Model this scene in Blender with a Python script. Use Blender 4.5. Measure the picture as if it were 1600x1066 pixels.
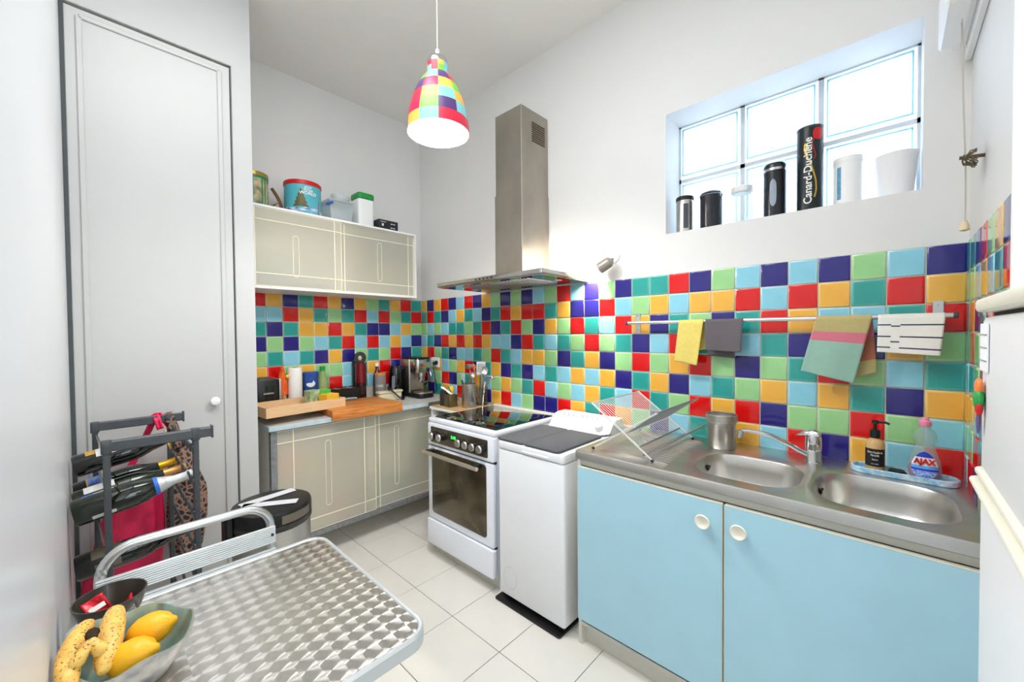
import bpy, bmesh, math, random
from mathutils import Vector, Matrix
random.seed(7)
S = bpy.context.scene
COL = S.collection
for o in list(bpy.data.objects): bpy.data.objects.remove(o)
PI = math.pi
# ---------------------------------------------------------------- camera
cam = bpy.data.cameras.new('camera'); camo = bpy.data.objects.new('camera', cam); COL.objects.link(camo)
R3 = Vector((0.72714484, 0.68643044, -0.00858145)); U3 = Vector((-0.00760332, 0.02055286, 0.99975986)); F3 = Vector((-0.68644197, 0.72690497, -0.02016405))
CAM = Vector((3.08681964, -2.07731204, 1.40715613))
camo.matrix_world = Matrix(((R3.x, U3.x, -F3.x, CAM.x), (R3.y, U3.y, -F3.y, CAM.y), (R3.z, U3.z, -F3.z, CAM.z), (0, 0, 0, 1)))
cam.sensor_width = 36; cam.lens = 624.44 / 1600 * 36; cam.clip_start = 0.01; cam.clip_end = 100
S.camera = camo
# ---------------------------------------------------------------- world, lights, exposure
w = bpy.data.worlds.new('sky'); S.world = w; w.use_nodes = True
w.node_tree.nodes['Background'].inputs[0].default_value = (0.92, 0.945, 1.0, 1); w.node_tree.nodes['Background'].inputs[1].default_value = 2.0
def area(name, loc, rot, sx, sy, power, col):
    l = bpy.data.lights.new(name, 'AREA'); l.shape = 'RECTANGLE'; l.size = sx; l.size_y = sy; l.energy = power; l.color = col
    o = bpy.data.objects.new(name, l); COL.objects.link(o); o.location = loc; o.rotation_euler = rot; return o
area('window_daylight', (4.52, -1.42, 1.75), (0, math.radians(90), 0), 1.7, 1.25, 12, (0.93, 0.97, 1.0))
area('glass_block_daylight', (2.70, 0.285, 2.22), (math.radians(-90), 0, 0), 0.92, 0.6, 8, (0.985, 0.985, 1.0))
area('ceiling_fill', (1.95, -1.66, 3.2), (0, 0, 0), 1.1, 0.8, 22, (0.97, 0.985, 1.0))  # fill added out of view to even out the room's brightness
def point(name, loc, power, col, r):
    l = bpy.data.lights.new(name, 'POINT'); l.energy = power; l.color = col; l.shadow_soft_size = r
    o = bpy.data.objects.new(name, l); COL.objects.link(o); o.location = loc; return o
point('pendant_bulb_light', (1.634, -1.0, 2.345), 27, (1.0, 0.97, 0.93), 0.035)
sp = bpy.data.lights.new('wall_spot_light', 'SPOT'); sp.energy = 22; sp.color = (1, 0.9, 0.74); sp.spot_size = math.radians(150); sp.spot_blend = 0.25; sp.shadow_soft_size = 0.025
spo = bpy.data.objects.new('wall_spot_light', sp); COL.objects.link(spo); spo.location = (1.842, -0.085, 1.765)
spo.rotation_euler = Vector((-0.72, 0.22, -0.56)).to_track_quat('-Z', 'Y').to_euler()
S.view_settings.view_transform = 'Standard'; S.view_settings.look = 'None'; S.view_settings.exposure = 0.50; S.view_settings.gamma = 1
S.view_settings.use_curve_mapping = False
S.cycles.diffuse_bounces = 8; S.cycles.max_bounces = 14; S.cycles.transparent_max_bounces = 24; S.cycles.transmission_bounces = 10
# ---------------------------------------------------------------- materials
def lin(c):
    return tuple(((v / 255) / 12.92 if v / 255 <= 0.04045 else ((v / 255 + 0.055) / 1.055) ** 2.4) for v in c) + (1,)
MC = {}
def mat(name, rgb, rough=0.5, metal=0.0, noise=0.0, nscale=20, bump=0.0, bscale=60, trans=0.0, ior=1.45, emit=None, es=1, coat=0, alpha=1, spec=0.5, stretch=None, rgb2=None):
    if name in MC: return MC[name]
    m = bpy.data.materials.new(name); m.use_nodes = True; nt = m.node_tree; b = nt.nodes['Principled BSDF']
    b.inputs['Base Color'].default_value = lin(rgb); b.inputs['Roughness'].default_value = rough; b.inputs['Metallic'].default_value = metal
    b.inputs['Transmission Weight'].default_value = trans; b.inputs['IOR'].default_value = ior; b.inputs['Coat Weight'].default_value = coat
    b.inputs['Alpha'].default_value = alpha; b.inputs['Specular IOR Level'].default_value = spec
    tc = nt.nodes.new('ShaderNodeTexCoord'); src = tc.outputs['Object']
    if stretch:
        mp = nt.nodes.new('ShaderNodeMapping'); mp.inputs['Scale'].default_value = stretch; nt.links.new(src, mp.inputs[0]); src = mp.outputs[0]
    if noise > 0 or rgb2:
        n = nt.nodes.new('ShaderNodeTexNoise'); n.inputs['Scale'].default_value = nscale; n.inputs['Detail'].default_value = 3; nt.links.new(src, n.inputs[0])
        mx = nt.nodes.new('ShaderNodeMix'); mx.data_type = 'RGBA'
        c = lin(rgb); c2 = lin(rgb2) if rgb2 else tuple(max(0, v * (1 - noise)) for v in c[:3]) + (1,)
        rp = nt.nodes.new('ShaderNodeMapRange'); rp.inputs[1].default_value = 0.35; rp.inputs[2].default_value = 0.65
        nt.links.new(n.outputs[0], rp.inputs[0]); nt.links.new(rp.outputs[0], mx.inputs[0])
        mx.inputs[6].default_value = c; mx.inputs[7].default_value = c2; nt.links.new(mx.outputs[2], b.inputs['Base Color'])
    if bump > 0:
        n2 = nt.nodes.new('ShaderNodeTexNoise'); n2.inputs['Scale'].default_value = bscale; n2.inputs['Detail'].default_value = 2; nt.links.new(src, n2.inputs[0])
        bp = nt.nodes.new('ShaderNodeBump'); bp.inputs['Strength'].default_value = bump; bp.inputs['Distance'].default_value = 0.004
        nt.links.new(n2.outputs[0], bp.inputs['Height']); nt.links.new(bp.outputs[0], b.inputs['Normal'])
    if emit:
        b.inputs['Emission Color'].default_value = lin(emit); b.inputs['Emission Strength'].default_value = es
    MC[name] = m; return m
WALL = mat('white_wall_paint', (224, 223, 221), 0.55, noise=0.02, nscale=3, bump=0.06, bscale=90)
GLOSSWALL = mat('satin_white_wall_paint', (222, 224, 227), 0.3, noise=0.02, nscale=3, bump=0.05, bscale=12)
CEIL = mat('ceiling_paint', (236, 233, 229), 0.8, noise=0.02, nscale=3)
GROUT = mat('wall_grout', (206, 201, 186), 0.8, noise=0.2, nscale=25)
FGROUT = mat('floor_grout', (88, 78, 66), 0.9, noise=0.3, nscale=12)
FTILE = mat('floor_tile_glaze', (230, 226, 218), 0.22, noise=0.035, nscale=6, bump=0.03, bscale=8)
WHITE = mat('white_enamel', (238, 240, 243), 0.22, noise=0.01, coat=0.3)
WPLAS = mat('white_plastic', (240, 240, 238), 0.35, noise=0.01)
CREAM = mat('cream_plastic', (238, 234, 218), 0.35, noise=0.02)
BLACK = mat('black_plastic', (22, 22, 24), 0.35, noise=0.1)
BLACKG = mat('black_gloss', (8, 8, 10), 0.05, noise=0.02, coat=0.5)
SHADOWGAP = mat('dark_gap', (50, 56, 54), 0.8, noise=0.1)
STEEL = mat('brushed_steel', (200, 196, 189), 0.3, 1.0, noise=0.12, nscale=14, stretch=(1, 1, 18))
HOODST = mat('hood_steel', (182, 174, 162), 0.44, 1.0, noise=0.22, nscale=5, stretch=(1, 1, 0.5))
SINKST = mat('sink_steel', (214, 211, 206), 0.32, 1.0, noise=0.1, nscale=9, bump=0.03, bscale=160)
CHROME = mat('chrome', (215, 216, 218), 0.06, 1.0, noise=0.02)
ALU = mat('anodised_aluminium', (214, 215, 214), 0.3, 1.0, noise=0.05, nscale=30)
GALV = mat('galvanised_grey', (148, 152, 154), 0.5, 0.5, noise=0.25, nscale=40)
GREYMET = mat('dark_grey_metal', (76, 80, 84), 0.45, 0.2, noise=0.15, nscale=50)
WIRE = mat('white_coated_wire', (214, 216, 214), 0.35, 0.2, noise=0.05)
GREYW = mat('grey_coated_wire', (140, 142, 142), 0.4, 0.4, noise=0.1)
BLUEDOOR = mat('light_blue_laminate', (172, 214, 230), 0.38, noise=0.03, nscale=9)
OFFW = mat('offwhite_board', (214, 212, 202), 0.5, noise=0.04)
WOODL = mat('pale_wood', (226, 187, 142), 0.5, noise=0.1, nscale=9, stretch=(10, 1, 10))
WOODO = mat('orange_wood', (214, 140, 66), 0.45, rgb2=(180, 104, 44), nscale=7, stretch=(9, 1, 9))
CORK = mat('cork', (198, 162, 112), 0.8, noise=0.35, nscale=120)
DGREY = mat('dark_grey_mat', (82, 84, 90), 0.85, noise=0.12, nscale=200, bump=0.1, bscale=300)
WORKTOP = mat('grey_laminate', (196, 196, 192), 0.4, noise=0.05, nscale=30)
PALEBLUE = mat('pale_blue_edge', (190, 208, 216), 0.5, noise=0.1, nscale=20)
GLASSG = mat('green_bottle_glass', (20, 32, 16), 0.06, noise=0.2, nscale=6, coat=0.6)
GLASSD = mat('dark_bottle_glass', (14, 17, 18), 0.07, noise=0.2, nscale=6, coat=0.6)
RED = mat('red_paint', (200, 24, 22), 0.4, noise=0.04)
GREEN = mat('green_plastic', (34, 150, 70), 0.4, noise=0.04)
def clear(name, rgb, rough=0.03, al=0.25):
    if name in MC: return MC[name]
    m = bpy.data.materials.new(name); m.use_nodes = True; nt = m.node_tree; nt.nodes.remove(nt.nodes['Principled BSDF'])
    tr = nt.nodes.new('ShaderNodeBsdfTransparent'); tr.inputs[0].default_value = lin(tuple(min(255, v + 12) for v in rgb))
    p = nt.nodes.new('ShaderNodeBsdfPrincipled'); p.inputs['Base Color'].default_value = lin(rgb); p.inputs['Roughness'].default_value = rough
    mx = nt.nodes.new('ShaderNodeMixShader'); mx.inputs[0].default_value = al
    nt.links.new(tr.outputs[0], mx.inputs[1]); nt.links.new(p.outputs[0], mx.inputs[2]); nt.links.new(mx.outputs[0], nt.nodes['Material Output'].inputs[0])
    MC[name] = m; return m
def frosted():
    m = bpy.data.materials.new('frosted_cream_plastic'); m.use_nodes = True; nt = m.node_tree; nt.nodes.remove(nt.nodes['Principled BSDF'])
    N = nt.nodes.new; L = nt.links.new
    d = N('ShaderNodeBsdfDiffuse'); d.inputs[0].default_value = lin((244, 241, 228))
    t = N('ShaderNodeBsdfTranslucent'); t.inputs[0].default_value = lin((250, 248, 238))
    r = N('ShaderNodeBsdfRefraction'); r.inputs[0].default_value = lin((252, 251, 244)); r.inputs['Roughness'].default_value = 0.14; r.inputs['IOR'].default_value = 1.12
    tp = N('ShaderNodeBsdfTransparent'); tp.inputs[0].default_value = lin((252, 251, 244))
    g = N('ShaderNodeBsdfGlossy'); g.inputs['Roughness'].default_value = 0.35
    def mix(f, p, q):
        m_ = N('ShaderNodeMixShader'); m_.inputs[0].default_value = f; L(p.outputs[0], m_.inputs[1]); L(q.outputs[0], m_.inputs[2]); return m_
    x = mix(.36, d, t); x = mix(.42, x, r); x = mix(.16, x, tp); x = mix(.05, x, g); L(x.outputs[0], nt.nodes['Material Output'].inputs[0])
    return m
FROST = frosted()
def tilemat(name, rgb, edge):
    m = mat(name, rgb, 0.12, noise=0.06, nscale=16, bump=0.12, bscale=22, coat=0.4); nt = m.node_tree; b = nt.nodes['Principled BSDF']
    # glaze pools: colour changes close to the rim of each tile
    tc = nt.nodes.new('ShaderNodeTexCoord'); sub = nt.nodes.new('ShaderNodeVectorMath'); sub.operation = 'SUBTRACT'; sub.inputs[1].default_value = (0.5, 0.5, 0.5)
    ab = nt.nodes.new('ShaderNodeVectorMath'); ab.operation = 'ABSOLUTE'; sx = nt.nodes.new('ShaderNodeSeparateXYZ'); mxx = nt.nodes.new('ShaderNodeMath'); mxx.operation = 'MAXIMUM'
    rp = nt.nodes.new('ShaderNodeMapRange'); rp.inputs[1].default_value = 0.40; rp.inputs[2].default_value = 0.485; rp.interpolation_type = 'SMOOTHSTEP'; rp.inputs[4].default_value = 0.55
    mx = nt.nodes.new('ShaderNodeMix'); mx.data_type = 'RGBA'; mx.inputs[7].default_value = lin(edge)
    L = nt.links.new; L(tc.outputs['UV'], sub.inputs[0]); L(sub.outputs[0], ab.inputs[0]); L(ab.outputs[0], sx.inputs[0]); L(sx.outputs[0], mxx.inputs[0]); L(sx.outputs[1], mxx.inputs[1]); L(mxx.outputs[0], rp.inputs[0]); L(rp.outputs[0], mx.inputs[0])
    old = b.inputs['Base Color'].links[0].from_socket; L(old, mx.inputs[6]); L(mx.outputs[2], b.inputs['Base Color'])
    return m
TM = {'R': tilemat('red_glaze', (214, 10, 10), (222, 34, 30)), 'Y': tilemat('yellow_glaze', (236, 176, 66), (244, 210, 130)), 'B': tilemat('navy_glaze', (36, 30, 120), (44, 40, 132)),
      'T': tilemat('teal_glaze', (40, 156, 148), (112, 200, 192)), 'L': tilemat('light_blue_glaze', (136, 202, 222), (180, 226, 236)), 'G': tilemat('light_green_glaze', (152, 208, 140), (190, 228, 178))}
# engine-turned steel for the table top
def swirl():
    m = bpy.data.materials.new('engine_turned_steel'); m.use_nodes = True; nt = m.node_tree; b = nt.nodes['Principled BSDF']; L = nt.links.new
    b.inputs['Metallic'].default_value = 1; b.inputs['Base Color'].default_value = lin((218, 215, 210)); b.inputs['Roughness'].default_value = 0.27; b.inputs['Anisotropic'].default_value = 0.92
    tc = nt.nodes.new('ShaderNodeTexCoord'); mp = nt.nodes.new('ShaderNodeMapping'); mp.inputs['Scale'].default_value = (28, 28, 1); mp.inputs['Rotation'].default_value = (0, 0, 0.0); L(tc.outputs['Object'], mp.inputs[0])
    fr = nt.nodes.new('ShaderNodeVectorMath'); fr.operation = 'FRACTION'; L(mp.outputs[0], fr.inputs[0])
    su = nt.nodes.new('ShaderNodeVectorMath'); su.operation = 'SUBTRACT'; su.inputs[1].default_value = (0.35, 0.35, 0); L(fr.outputs[0], su.inputs[0])
    sp_ = nt.nodes.new('ShaderNodeSeparateXYZ'); L(su.outputs[0], sp_.inputs[0]); ng = nt.nodes.new('ShaderNodeMath'); ng.operation = 'MULTIPLY'; ng.inputs[1].default_value = -1; L(sp_.outputs[1], ng.inputs[0])
    cb = nt.nodes.new('ShaderNodeCombineXYZ'); L(ng.outputs[0], cb.inputs[0]); L(sp_.outputs[0], cb.inputs[1])
    nm = nt.nodes.new('ShaderNodeVectorMath'); nm.operation = 'NORMALIZE'; L(cb.outputs[0], nm.inputs[0]); L(nm.outputs[0], b.inputs['Tangent'])
    return m
SWIRL = swirl()
# ---------------------------------------------------------------- mesh builder
class M:
    def __init__(s): s.bm = bmesh.new(); s.mi = 0
    def _add(s, t):
        for f in t.faces: f.material_index = s.mi
        me = bpy.data.meshes.new('t'); t.to_mesh(me); t.free(); s.bm.from_mesh(me); bpy.data.meshes.remove(me); return s
    def box(s, x0, x1, y0, y1, z0, z1, b=0.0, seg=1, mtx=None):
        t = bmesh.new(); bmesh.ops.create_cube(t, size=1)
        for v in t.verts: v.co = Vector((x0 + (v.co.x + .5) * (x1 - x0), y0 + (v.co.y + .5) * (y1 - y0), z0 + (v.co.z + .5) * (z1 - z0)))
        if b > 0: bmesh.ops.bevel(t, geom=t.edges[:], offset=b, segments=seg, affect='EDGES', profile=0.5)
        if mtx: t.transform(mtx)
        return s._add(t)
    def rbox(s, x0, x1, y0, y1, z0, z1, r, axis='Z', b=0.0, n=5, mtx=None):
        # rounded-rectangle prism along an axis, with softened end edges built as extra rings
        r = min(r, .49 * min({'Z': (x1 - x0, y1 - y0), 'Y': (x1 - x0, z1 - z0), 'X': (y1 - y0, z1 - z0)}[axis]))
        def rr(a0, a1, b0, b1, r):
            pts = []
            for cx, cy, st in ((a1 - r, b1 - r, 0), (a0 + r, b1 - r, PI / 2), (a0 + r, b0 + r, PI), (a1 - r, b0 + r, 1.5 * PI)):
                for i in range(n + 1):
                    a = st + i / n * PI / 2; pts.append((cx + r * math.cos(a), cy + r * math.sin(a)))
            return pts
        A, lo, hi = {'Z': ((x0, x1, y0, y1), z0, z1), 'Y': ((x0, x1, z0, z1), y0, y1), 'X': ((y0, y1, z0, z1), x0, x1)}[axis]
        f = {'Z': lambda p, h: (p[0], p[1], h), 'Y': lambda p, h: (p[0], h, p[1]), 'X': lambda p, h: (h, p[0], p[1])}[axis]
        b = min(b, .45 * (hi - lo), r * .9) if r > 0 else 0
        lv = [(b, lo), (b * .3, lo + b * .3), (0, lo + b), (0, hi - b), (b * .3, hi - b * .3), (b, hi)] if b > 0 else [(0, lo), (0, hi)]
        t = bmesh.new(); prev = None; first = None
        for ins, h in lv:
            ring = [t.verts.new(f(p, h)) for p in rr(A[0] + ins, A[1] - ins, A[2] + ins, A[3] - ins, max(r - ins, .0002))]
            if prev:
                for i in range(len(ring)): t.faces.new((prev[i], prev[(i + 1) % len(ring)], ring[(i + 1) % len(ring)], ring[i]))
            else: first = ring
            prev = ring
        t.faces.new(first[::-1]); t.faces.new(prev); bmesh.ops.recalc_face_normals(t, faces=t.faces[:])
        if mtx: t.transform(mtx)
        return s._add(t)
    def prism(s, A, B, b=0.0, mtx=None):
        t = bmesh.new(); a = [t.verts.new(p) for p in A]; c = [t.verts.new(p) for p in B]; n = len(A)
        f1 = t.faces.new(a[::-1]); f2 = t.faces.new(c)
        for i in range(n): t.faces.new((a[i], a[(i + 1) % n], c[(i + 1) % n], c[i]))
        if b > 0: bmesh.ops.bevel(t, geom=list(set(f1.edges[:] + f2.edges[:])), offset=b, segments=2, affect='EDGES', profile=0.5, clamp_overlap=True)
        bmesh.ops.recalc_face_normals(t, faces=t.faces[:])
        if mtx: t.transform(mtx)
        return s._add(t)
    def lathe(s, prof, c=(0, 0, 0), n=28, mtx=None, sx=1, sy=1):
        t = bmesh.new(); rings = []
        for r, z in prof:
            if r < 1e-5: rings.append([t.verts.new((c[0], c[1], c[2] + z))])
            else: rings.append([t.verts.new((c[0] + r * sx * math.cos(2 * PI * i / n), c[1] + r * sy * math.sin(2 * PI * i / n), c[2] + z)) for i in range(n)])
        for a, b in zip(rings, rings[1:]):
            for i in range(n):
                j = (i + 1) % n
                if len(a) == 1 and len(b) == 1: break
                if len(a) == 1: t.faces.new((a[0], b[j], b[i]))
                elif len(b) == 1: t.faces.new((a[i], a[j], b[0]))
                else: t.faces.new((a[i], a[j], b[j], b[i]))
        bmesh.ops.recalc_face_normals(t, faces=t.faces[:])
        if mtx: t.transform(mtx)
        return s._add(t)
    def cyl(s, p0, p1, r0, r1=None, n=16, b=0):
        r1 = r0 if r1 is None else r1; p0 = Vector(p0); p1 = Vector(p1); L = (p1 - p0).length
        q = (p1 - p0).to_track_quat('Z', 'Y').to_matrix().to_4x4(); q.translation = p0
        pr = [(0, 0), (r0 - b, 0), (r0, b), (r1, L - b), (r1 - b, L), (0, L)] if b else [(0, 0), (r0, 0), (r1, L), (0, L)]
        return s.lathe(pr, n=n, mtx=q)
    def tube(s, pts, r, n=8, closed=False, rr=None):
        t = bmesh.new(); P = [Vector(p) for p in pts]; N = len(P); rings = []; up = Vector((0.13, 0.21, 0.97))
        for i, p in enumerate(P):
            if closed: d = P[(i + 1) % N] - P[i - 1]
            else: d = P[min(i + 1, N - 1)] - P[max(i - 1, 0)]
            d.normalize(); a = d.cross(up)
            if a.length < 0.1: a = d.cross(Vector((1, 0, 0)))
            a.normalize(); c = d.cross(a); up = c if False else up; R = rr[i] if rr else r
            rings.append([t.verts.new(p + a * R * math.cos(2 * PI * k / n) + c * R * math.sin(2 * PI * k / n)) for k in range(n)])
        for i in range(N if closed else N - 1):
            A = rings[i]; B = rings[(i + 1) % N]
            for k in range(n): t.faces.new((A[k], A[(k + 1) % n], B[(k + 1) % n], B[k]))
        if not closed: t.faces.new(rings[0][::-1]); t.faces.new(rings[-1])
        bmesh.ops.recalc_face_normals(t, faces=t.faces[:]); return s._add(t)
    def sphere(s, c, r, sc=(1, 1, 1), n=16, mtx=None):
        t = bmesh.new(); bmesh.ops.create_uvsphere(t, u_segments=n, v_segments=max(6, n // 2), radius=r)
        for v in t.verts: v.co = Vector((v.co.x * sc[0], v.co.y * sc[1], v.co.z * sc[2]))
        t.transform(mtx if mtx else Matrix.Translation(Vector(c))); return s._add(t)
    def grid(s, fn, nu, nv, closeu=False):
        t = bmesh.new(); V = [[t.verts.new(fn(i / (nu if closeu else nu - 1) if nu > 1 else 0, j / (nv - 1))) for j in range(nv)] for i in range(nu)]
        for i in range(nu if closeu else nu - 1):
            for j in range(nv - 1): t.faces.new((V[i][j], V[(i + 1) % nu][j], V[(i + 1) % nu][j + 1], V[i][j + 1]))
        bmesh.ops.recalc_face_normals(t, faces=t.faces[:]); return s._add(t)
WL = {}
def finish(name, me, mats, parent, shift=True, ang=0.6):
    me.name = name
    for m in (mats if isinstance(mats, (list, tuple)) else [mats]): me.materials.append(m)
    for p in me.polygons: p.use_smooth = True
    me.set_sharp_from_angle(angle=ang)
    o = bpy.data.objects.new(name, me); COL.objects.link(o)
    if parent:
        o.parent = parent; base = WL.get(parent.name, Vector()); WL[o.name] = base
        if shift and base.length > 0: me.transform(Matrix.Translation(-base))
    else: WL[o.name] = Vector()
    return o
def part(name, m, mats, parent=None, label=None, ang=0.6, shift=True, kind=None):
    me = bpy.data.meshes.new(name); m.bm.to_mesh(me); m.bm.free(); o = finish(name, me, mats, parent, shift, ang)
    if label: o['label'] = label
    if kind: o['kind'] = kind
    return o
def thing(name, label, cat, loc, group=None):
    o = bpy.data.objects.new(name, None); COL.objects.link(o); o.location = loc; o.empty_display_size = 0.05; o['label'] = label; o['category'] = cat
    if group: o['group'] = group
    WL[o.name] = Vector(loc); return o
def tagt(o, label, cat, group=None):
    # one-mesh thing: move origin to the base
    me = o.data; xs = [v.co for v in me.vertices]; c = Vector(((min(v.x for v in xs) + max(v.x for v in xs)) / 2, (min(v.y for v in xs) + max(v.y for v in xs)) / 2, min(v.z for v in xs)))
    me.transform(Matrix.Translation(-c)); o.location = c; WL[o.name] = c; o['label'] = label; o['category'] = cat
    if group: o['group'] = group
    return o
def struct(name, m, mats): o = part(name, m, mats); o['kind'] = 'structure'; return o
def text(name, body, size, mt, parent, org, right, up, ext=0.0006, cylr=None, cylc=None, a0=0, vertical=False, bold=0, sx=1.0, label=None):
    cu = bpy.data.curves.new(name, 'FONT'); cu.body = body; cu.size = size; cu.align_x = 'CENTER'; cu.align_y = 'CENTER'; cu.extrude = ext; cu.offset = bold; cu.resolution_u = 3; cu.space_line = 0.8
    o = bpy.data.objects.new('txt', cu); COL.objects.link(o); bpy.context.view_layer.update()
    me = bpy.data.meshes.new_from_object(o.evaluated_get(bpy.context.evaluated_depsgraph_get())); bpy.data.objects.remove(o); bpy.data.curves.remove(cu)
    me.materials.clear()
    if cylr:
        for v in me.vertices:
            x, y, z = v.co.x * sx, v.co.y, v.co.z
            if vertical: x, y = -y, x
            a = a0 + x / cylr; r = cylr + z + 0.0008
            v.co = Vector((cylc[0] + r * math.cos(a), cylc[1] + r * math.sin(a), cylc[2] + y))
    else:
        Rv = Vector(right).normalized(); Uv = Vector(up).normalized(); Nv = Rv.cross(Uv)
        for v in me.vertices: v.co = Vector(org) + Rv * v.co.x * sx + Uv * v.co.y + Nv * (v.co.z + ext)
    o = finish(name, me, mt, parent)
    if label: o['label'] = label
    return o
def face_cam(p): return math.atan2(CAM.y - p[1], CAM.x - p[0])
def curved(c, r, a0, half, z0, z1, th=0.0006, n=10):
    # a label wrapped on a vertical cylinder
    m = M(); m.grid(lambda u, v: (c[0] + (r + th) * math.cos(a0 - half + 2 * half * u), c[1] + (r + th) * math.sin(a0 - half + 2 * half * u), z0 + (z1 - z0) * v), n, 2); return m
# ================================================================= SETTING
XR, CZ, YL, TT, P_ = 3.284, 3.235, -2.136, 1.705, 0.103
FX = 4.6
struct('ceiling', M().box(-0.2, FX + .1, YL - .1, 0.4, CZ, CZ + .1), CEIL)
wb = struct('wall_back', M().box(-0.12, 0, YL - .1, 0.12, 0, CZ), WALL)
wx0, wx1, wz0, wz1 = 2.235, 3.17, 1.915, 2.53
ws = M(); ws.box(-0.12, wx0, 0, 0.3, 0, CZ).box(wx1, XR + .02, 0, 0.3, 0, CZ).box(wx0, wx1, 0, 0.3, 0, wz0).box(wx0, wx1, 0, 0.3, wz1, CZ)
wsk = struct('wall_sink', ws, WALL)
wl = struct('wall_left', M().box(0.60, FX, YL - .1, YL, 0, CZ), GLOSSWALL)
wr = struct('wall_right', M().box(XR, XR + .1, -0.733, 0.3, 0, CZ), WALL)
struct('wall_recess', M().box(XR + .1, FX, -0.733, -0.633, 0, CZ), WALL)
far = M(); far.box(FX, FX + .1, YL - .1, -2.05, 0, CZ).box(FX, FX + .1, -0.78, -0.633, 0, CZ).box(FX, FX + .1, -2.05, -0.78, 0, 0.9).box(FX, FX + .1, -2.05, -0.78, 2.6, CZ)
struct('wall_far', far, WALL)
wf = M(); wf.box(FX + .02, FX + .06, -2.05, -1.99, .9, 2.6).box(FX + .02, FX + .06, -.84, -.78, .9, 2.6).box(FX + .02, FX + .06, -2.0, -.8, .9, .96).box(FX + .02, FX + .06, -2.0, -.8, 2.54, 2.6).box(FX + .02, FX + .06, -1.44, -1.39, .9, 2.6)
w1 = struct('window_2', wf, WPLAS); part('pane', M().box(FX + .035, FX + .042, -2.0, -.83, .95, 2.55), clear('window_glass', (225, 235, 238), 0.02, 0.12), w1)
# closet block with its tall door
DX = 0.6; dy0, dy1, dz1 = -2.130, -1.545, 2.80
cl = M(); cl.box(DX - .1, DX, dy1, -1.457, 0, CZ).box(DX - .1, DX, YL, dy1, dz1, CZ).box(0, DX - .1, -1.557, -1.457, 0, CZ)
struct('wall_closet', cl, mat('closet_paint', (195, 195, 194), 0.5, noise=0.02, nscale=3))
d1 = struct('door_1', M().box(DX - .05, DX - .004, dy0 + .007, dy1 - .006, 0.012, dz1 - .012, .002), mat('door_paint', (193, 193, 191), 0.4, noise=0.02, nscale=3, bump=.03))
mo = M()
for y in (dy0 + .05, dy1 - .05): mo.box(DX - .006, DX + .004, y - .010, y + .010, 0.03, dz1 - .045, .003)
mo.box(DX - .006, DX + .004, dy0 + .05, dy1 - .05, dz1 - .055, dz1 - .035, .003)
part('moulding', mo, MC['door_paint'], d1)
kn = M(); kn.lathe([(0, 0), (.010, 0), (.009, .014), (.017, .020), (.021, .028), (.019, .036), (.010, .039), (0, .038)], mtx=Matrix.Translation((DX - .008, -1.646, 1.077)) @ Matrix.Rotation(PI / 2, 4, 'Y'))
part('door_knob', kn, WPLAS, d1)
struct('right_gap_shade', M().box(DX - .03, DX + .003, dy1 - .004, dy1 + .001, 0, dz1, .0005), mat('gap_grey', (112, 114, 114), .8, noise=.1))  # grey strip painted in for the shade in the door's right-hand gap
struct('trim_5', M().box(DX - .03, DX + .005, dy0, dy1, dz1 - .004, dz1 + .001, .001), mat('top_strip_grey', (186, 186, 182), .7, noise=.25, nscale=30))
struct('left_gap_shade', M().box(DX - .04, DX + .004, YL, dy0 + .007, 0, dz1), mat('gap_dark', (74, 80, 82), .7, noise=.1))  # dark strip standing for the shaded gap along the door's left edge
# floor with single tiles
fl = struct('floor', M().box(-0.12, FX, YL - .1, 0.0, -0.1, -0.0022), FGROUT)
PF, F0X, F0Y = 0.3308, 1.1838, -0.8622
def flat_tile(w, d):
    m = M(); m.box(0, w, 0, d, -0.004, 0, .0012); me = bpy.data.meshes.new('floor_tile'); m.bm.to_mesh(me); m.bm.free(); me.materials.append(FTILE); return me
fcache = {}
for i in range(-4, 11):
    for j in range(-4, 3):
        x0, x1, y0, y1 = F0X + i * PF, F0X + (i + 1) * PF, F0Y + j * PF, F0Y + (j + 1) * PF
        x0, x1, y0, y1 = max(x0, 0), min(x1, FX), max(y0, YL), min(y1, 0)
        if x1 - x0 < .02 or y1 - y0 < .02: continue
        k = (round(x1 - x0, 3), round(y1 - y0, 3))
        if k not in fcache: fcache[k] = flat_tile(k[0] - .0028, k[1] - .0028)
        o = bpy.data.objects.new('floor_tile', fcache[k]); COL.objects.link(o); o.parent = fl; o.location = (x0 + .0014, y0 + .0014, 0)
# wall tiles
def tmesh(w, h, c):
    # pillowed tile in its own XY plane, +Z towards the room, uv for the glaze
    t = bmesh.new(); uv = t.loops.layers.uv.new(); b = 0.0035; d = 0.0055
    rings = [((0, 0, w, h), 0), ((0, 0, w, h), d * .6), ((b * .5, b * .5, w - b * .5, h - b * .5), d * .9), ((b * 2, b * 2, w - b * 2, h - b * 2), d)]
    V = []
    for (x0, y0, x1, y1), z in rings: V.append([t.verts.new(p) for p in ((x0, y0, z), (x1, y0, z), (x1, y1, z), (x0, y1, z))])
    for A, B in zip(V, V[1:]):
        for i in range(4): t.faces.new((A[i], A[(i + 1) % 4], B[(i + 1) % 4], B[i]))
    t.faces.new(V[-1])
    for f in t.faces:
        f.smooth = True
        for l in f.loops: l[uv].uv = (l.vert.co.x / w, l.vert.co.y / h)
    me = bpy.data.meshes.new('wall_tile'); t.to_mesh(me); t.free(); me.materials.append(TM[c]); return me
tcache = {}
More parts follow.
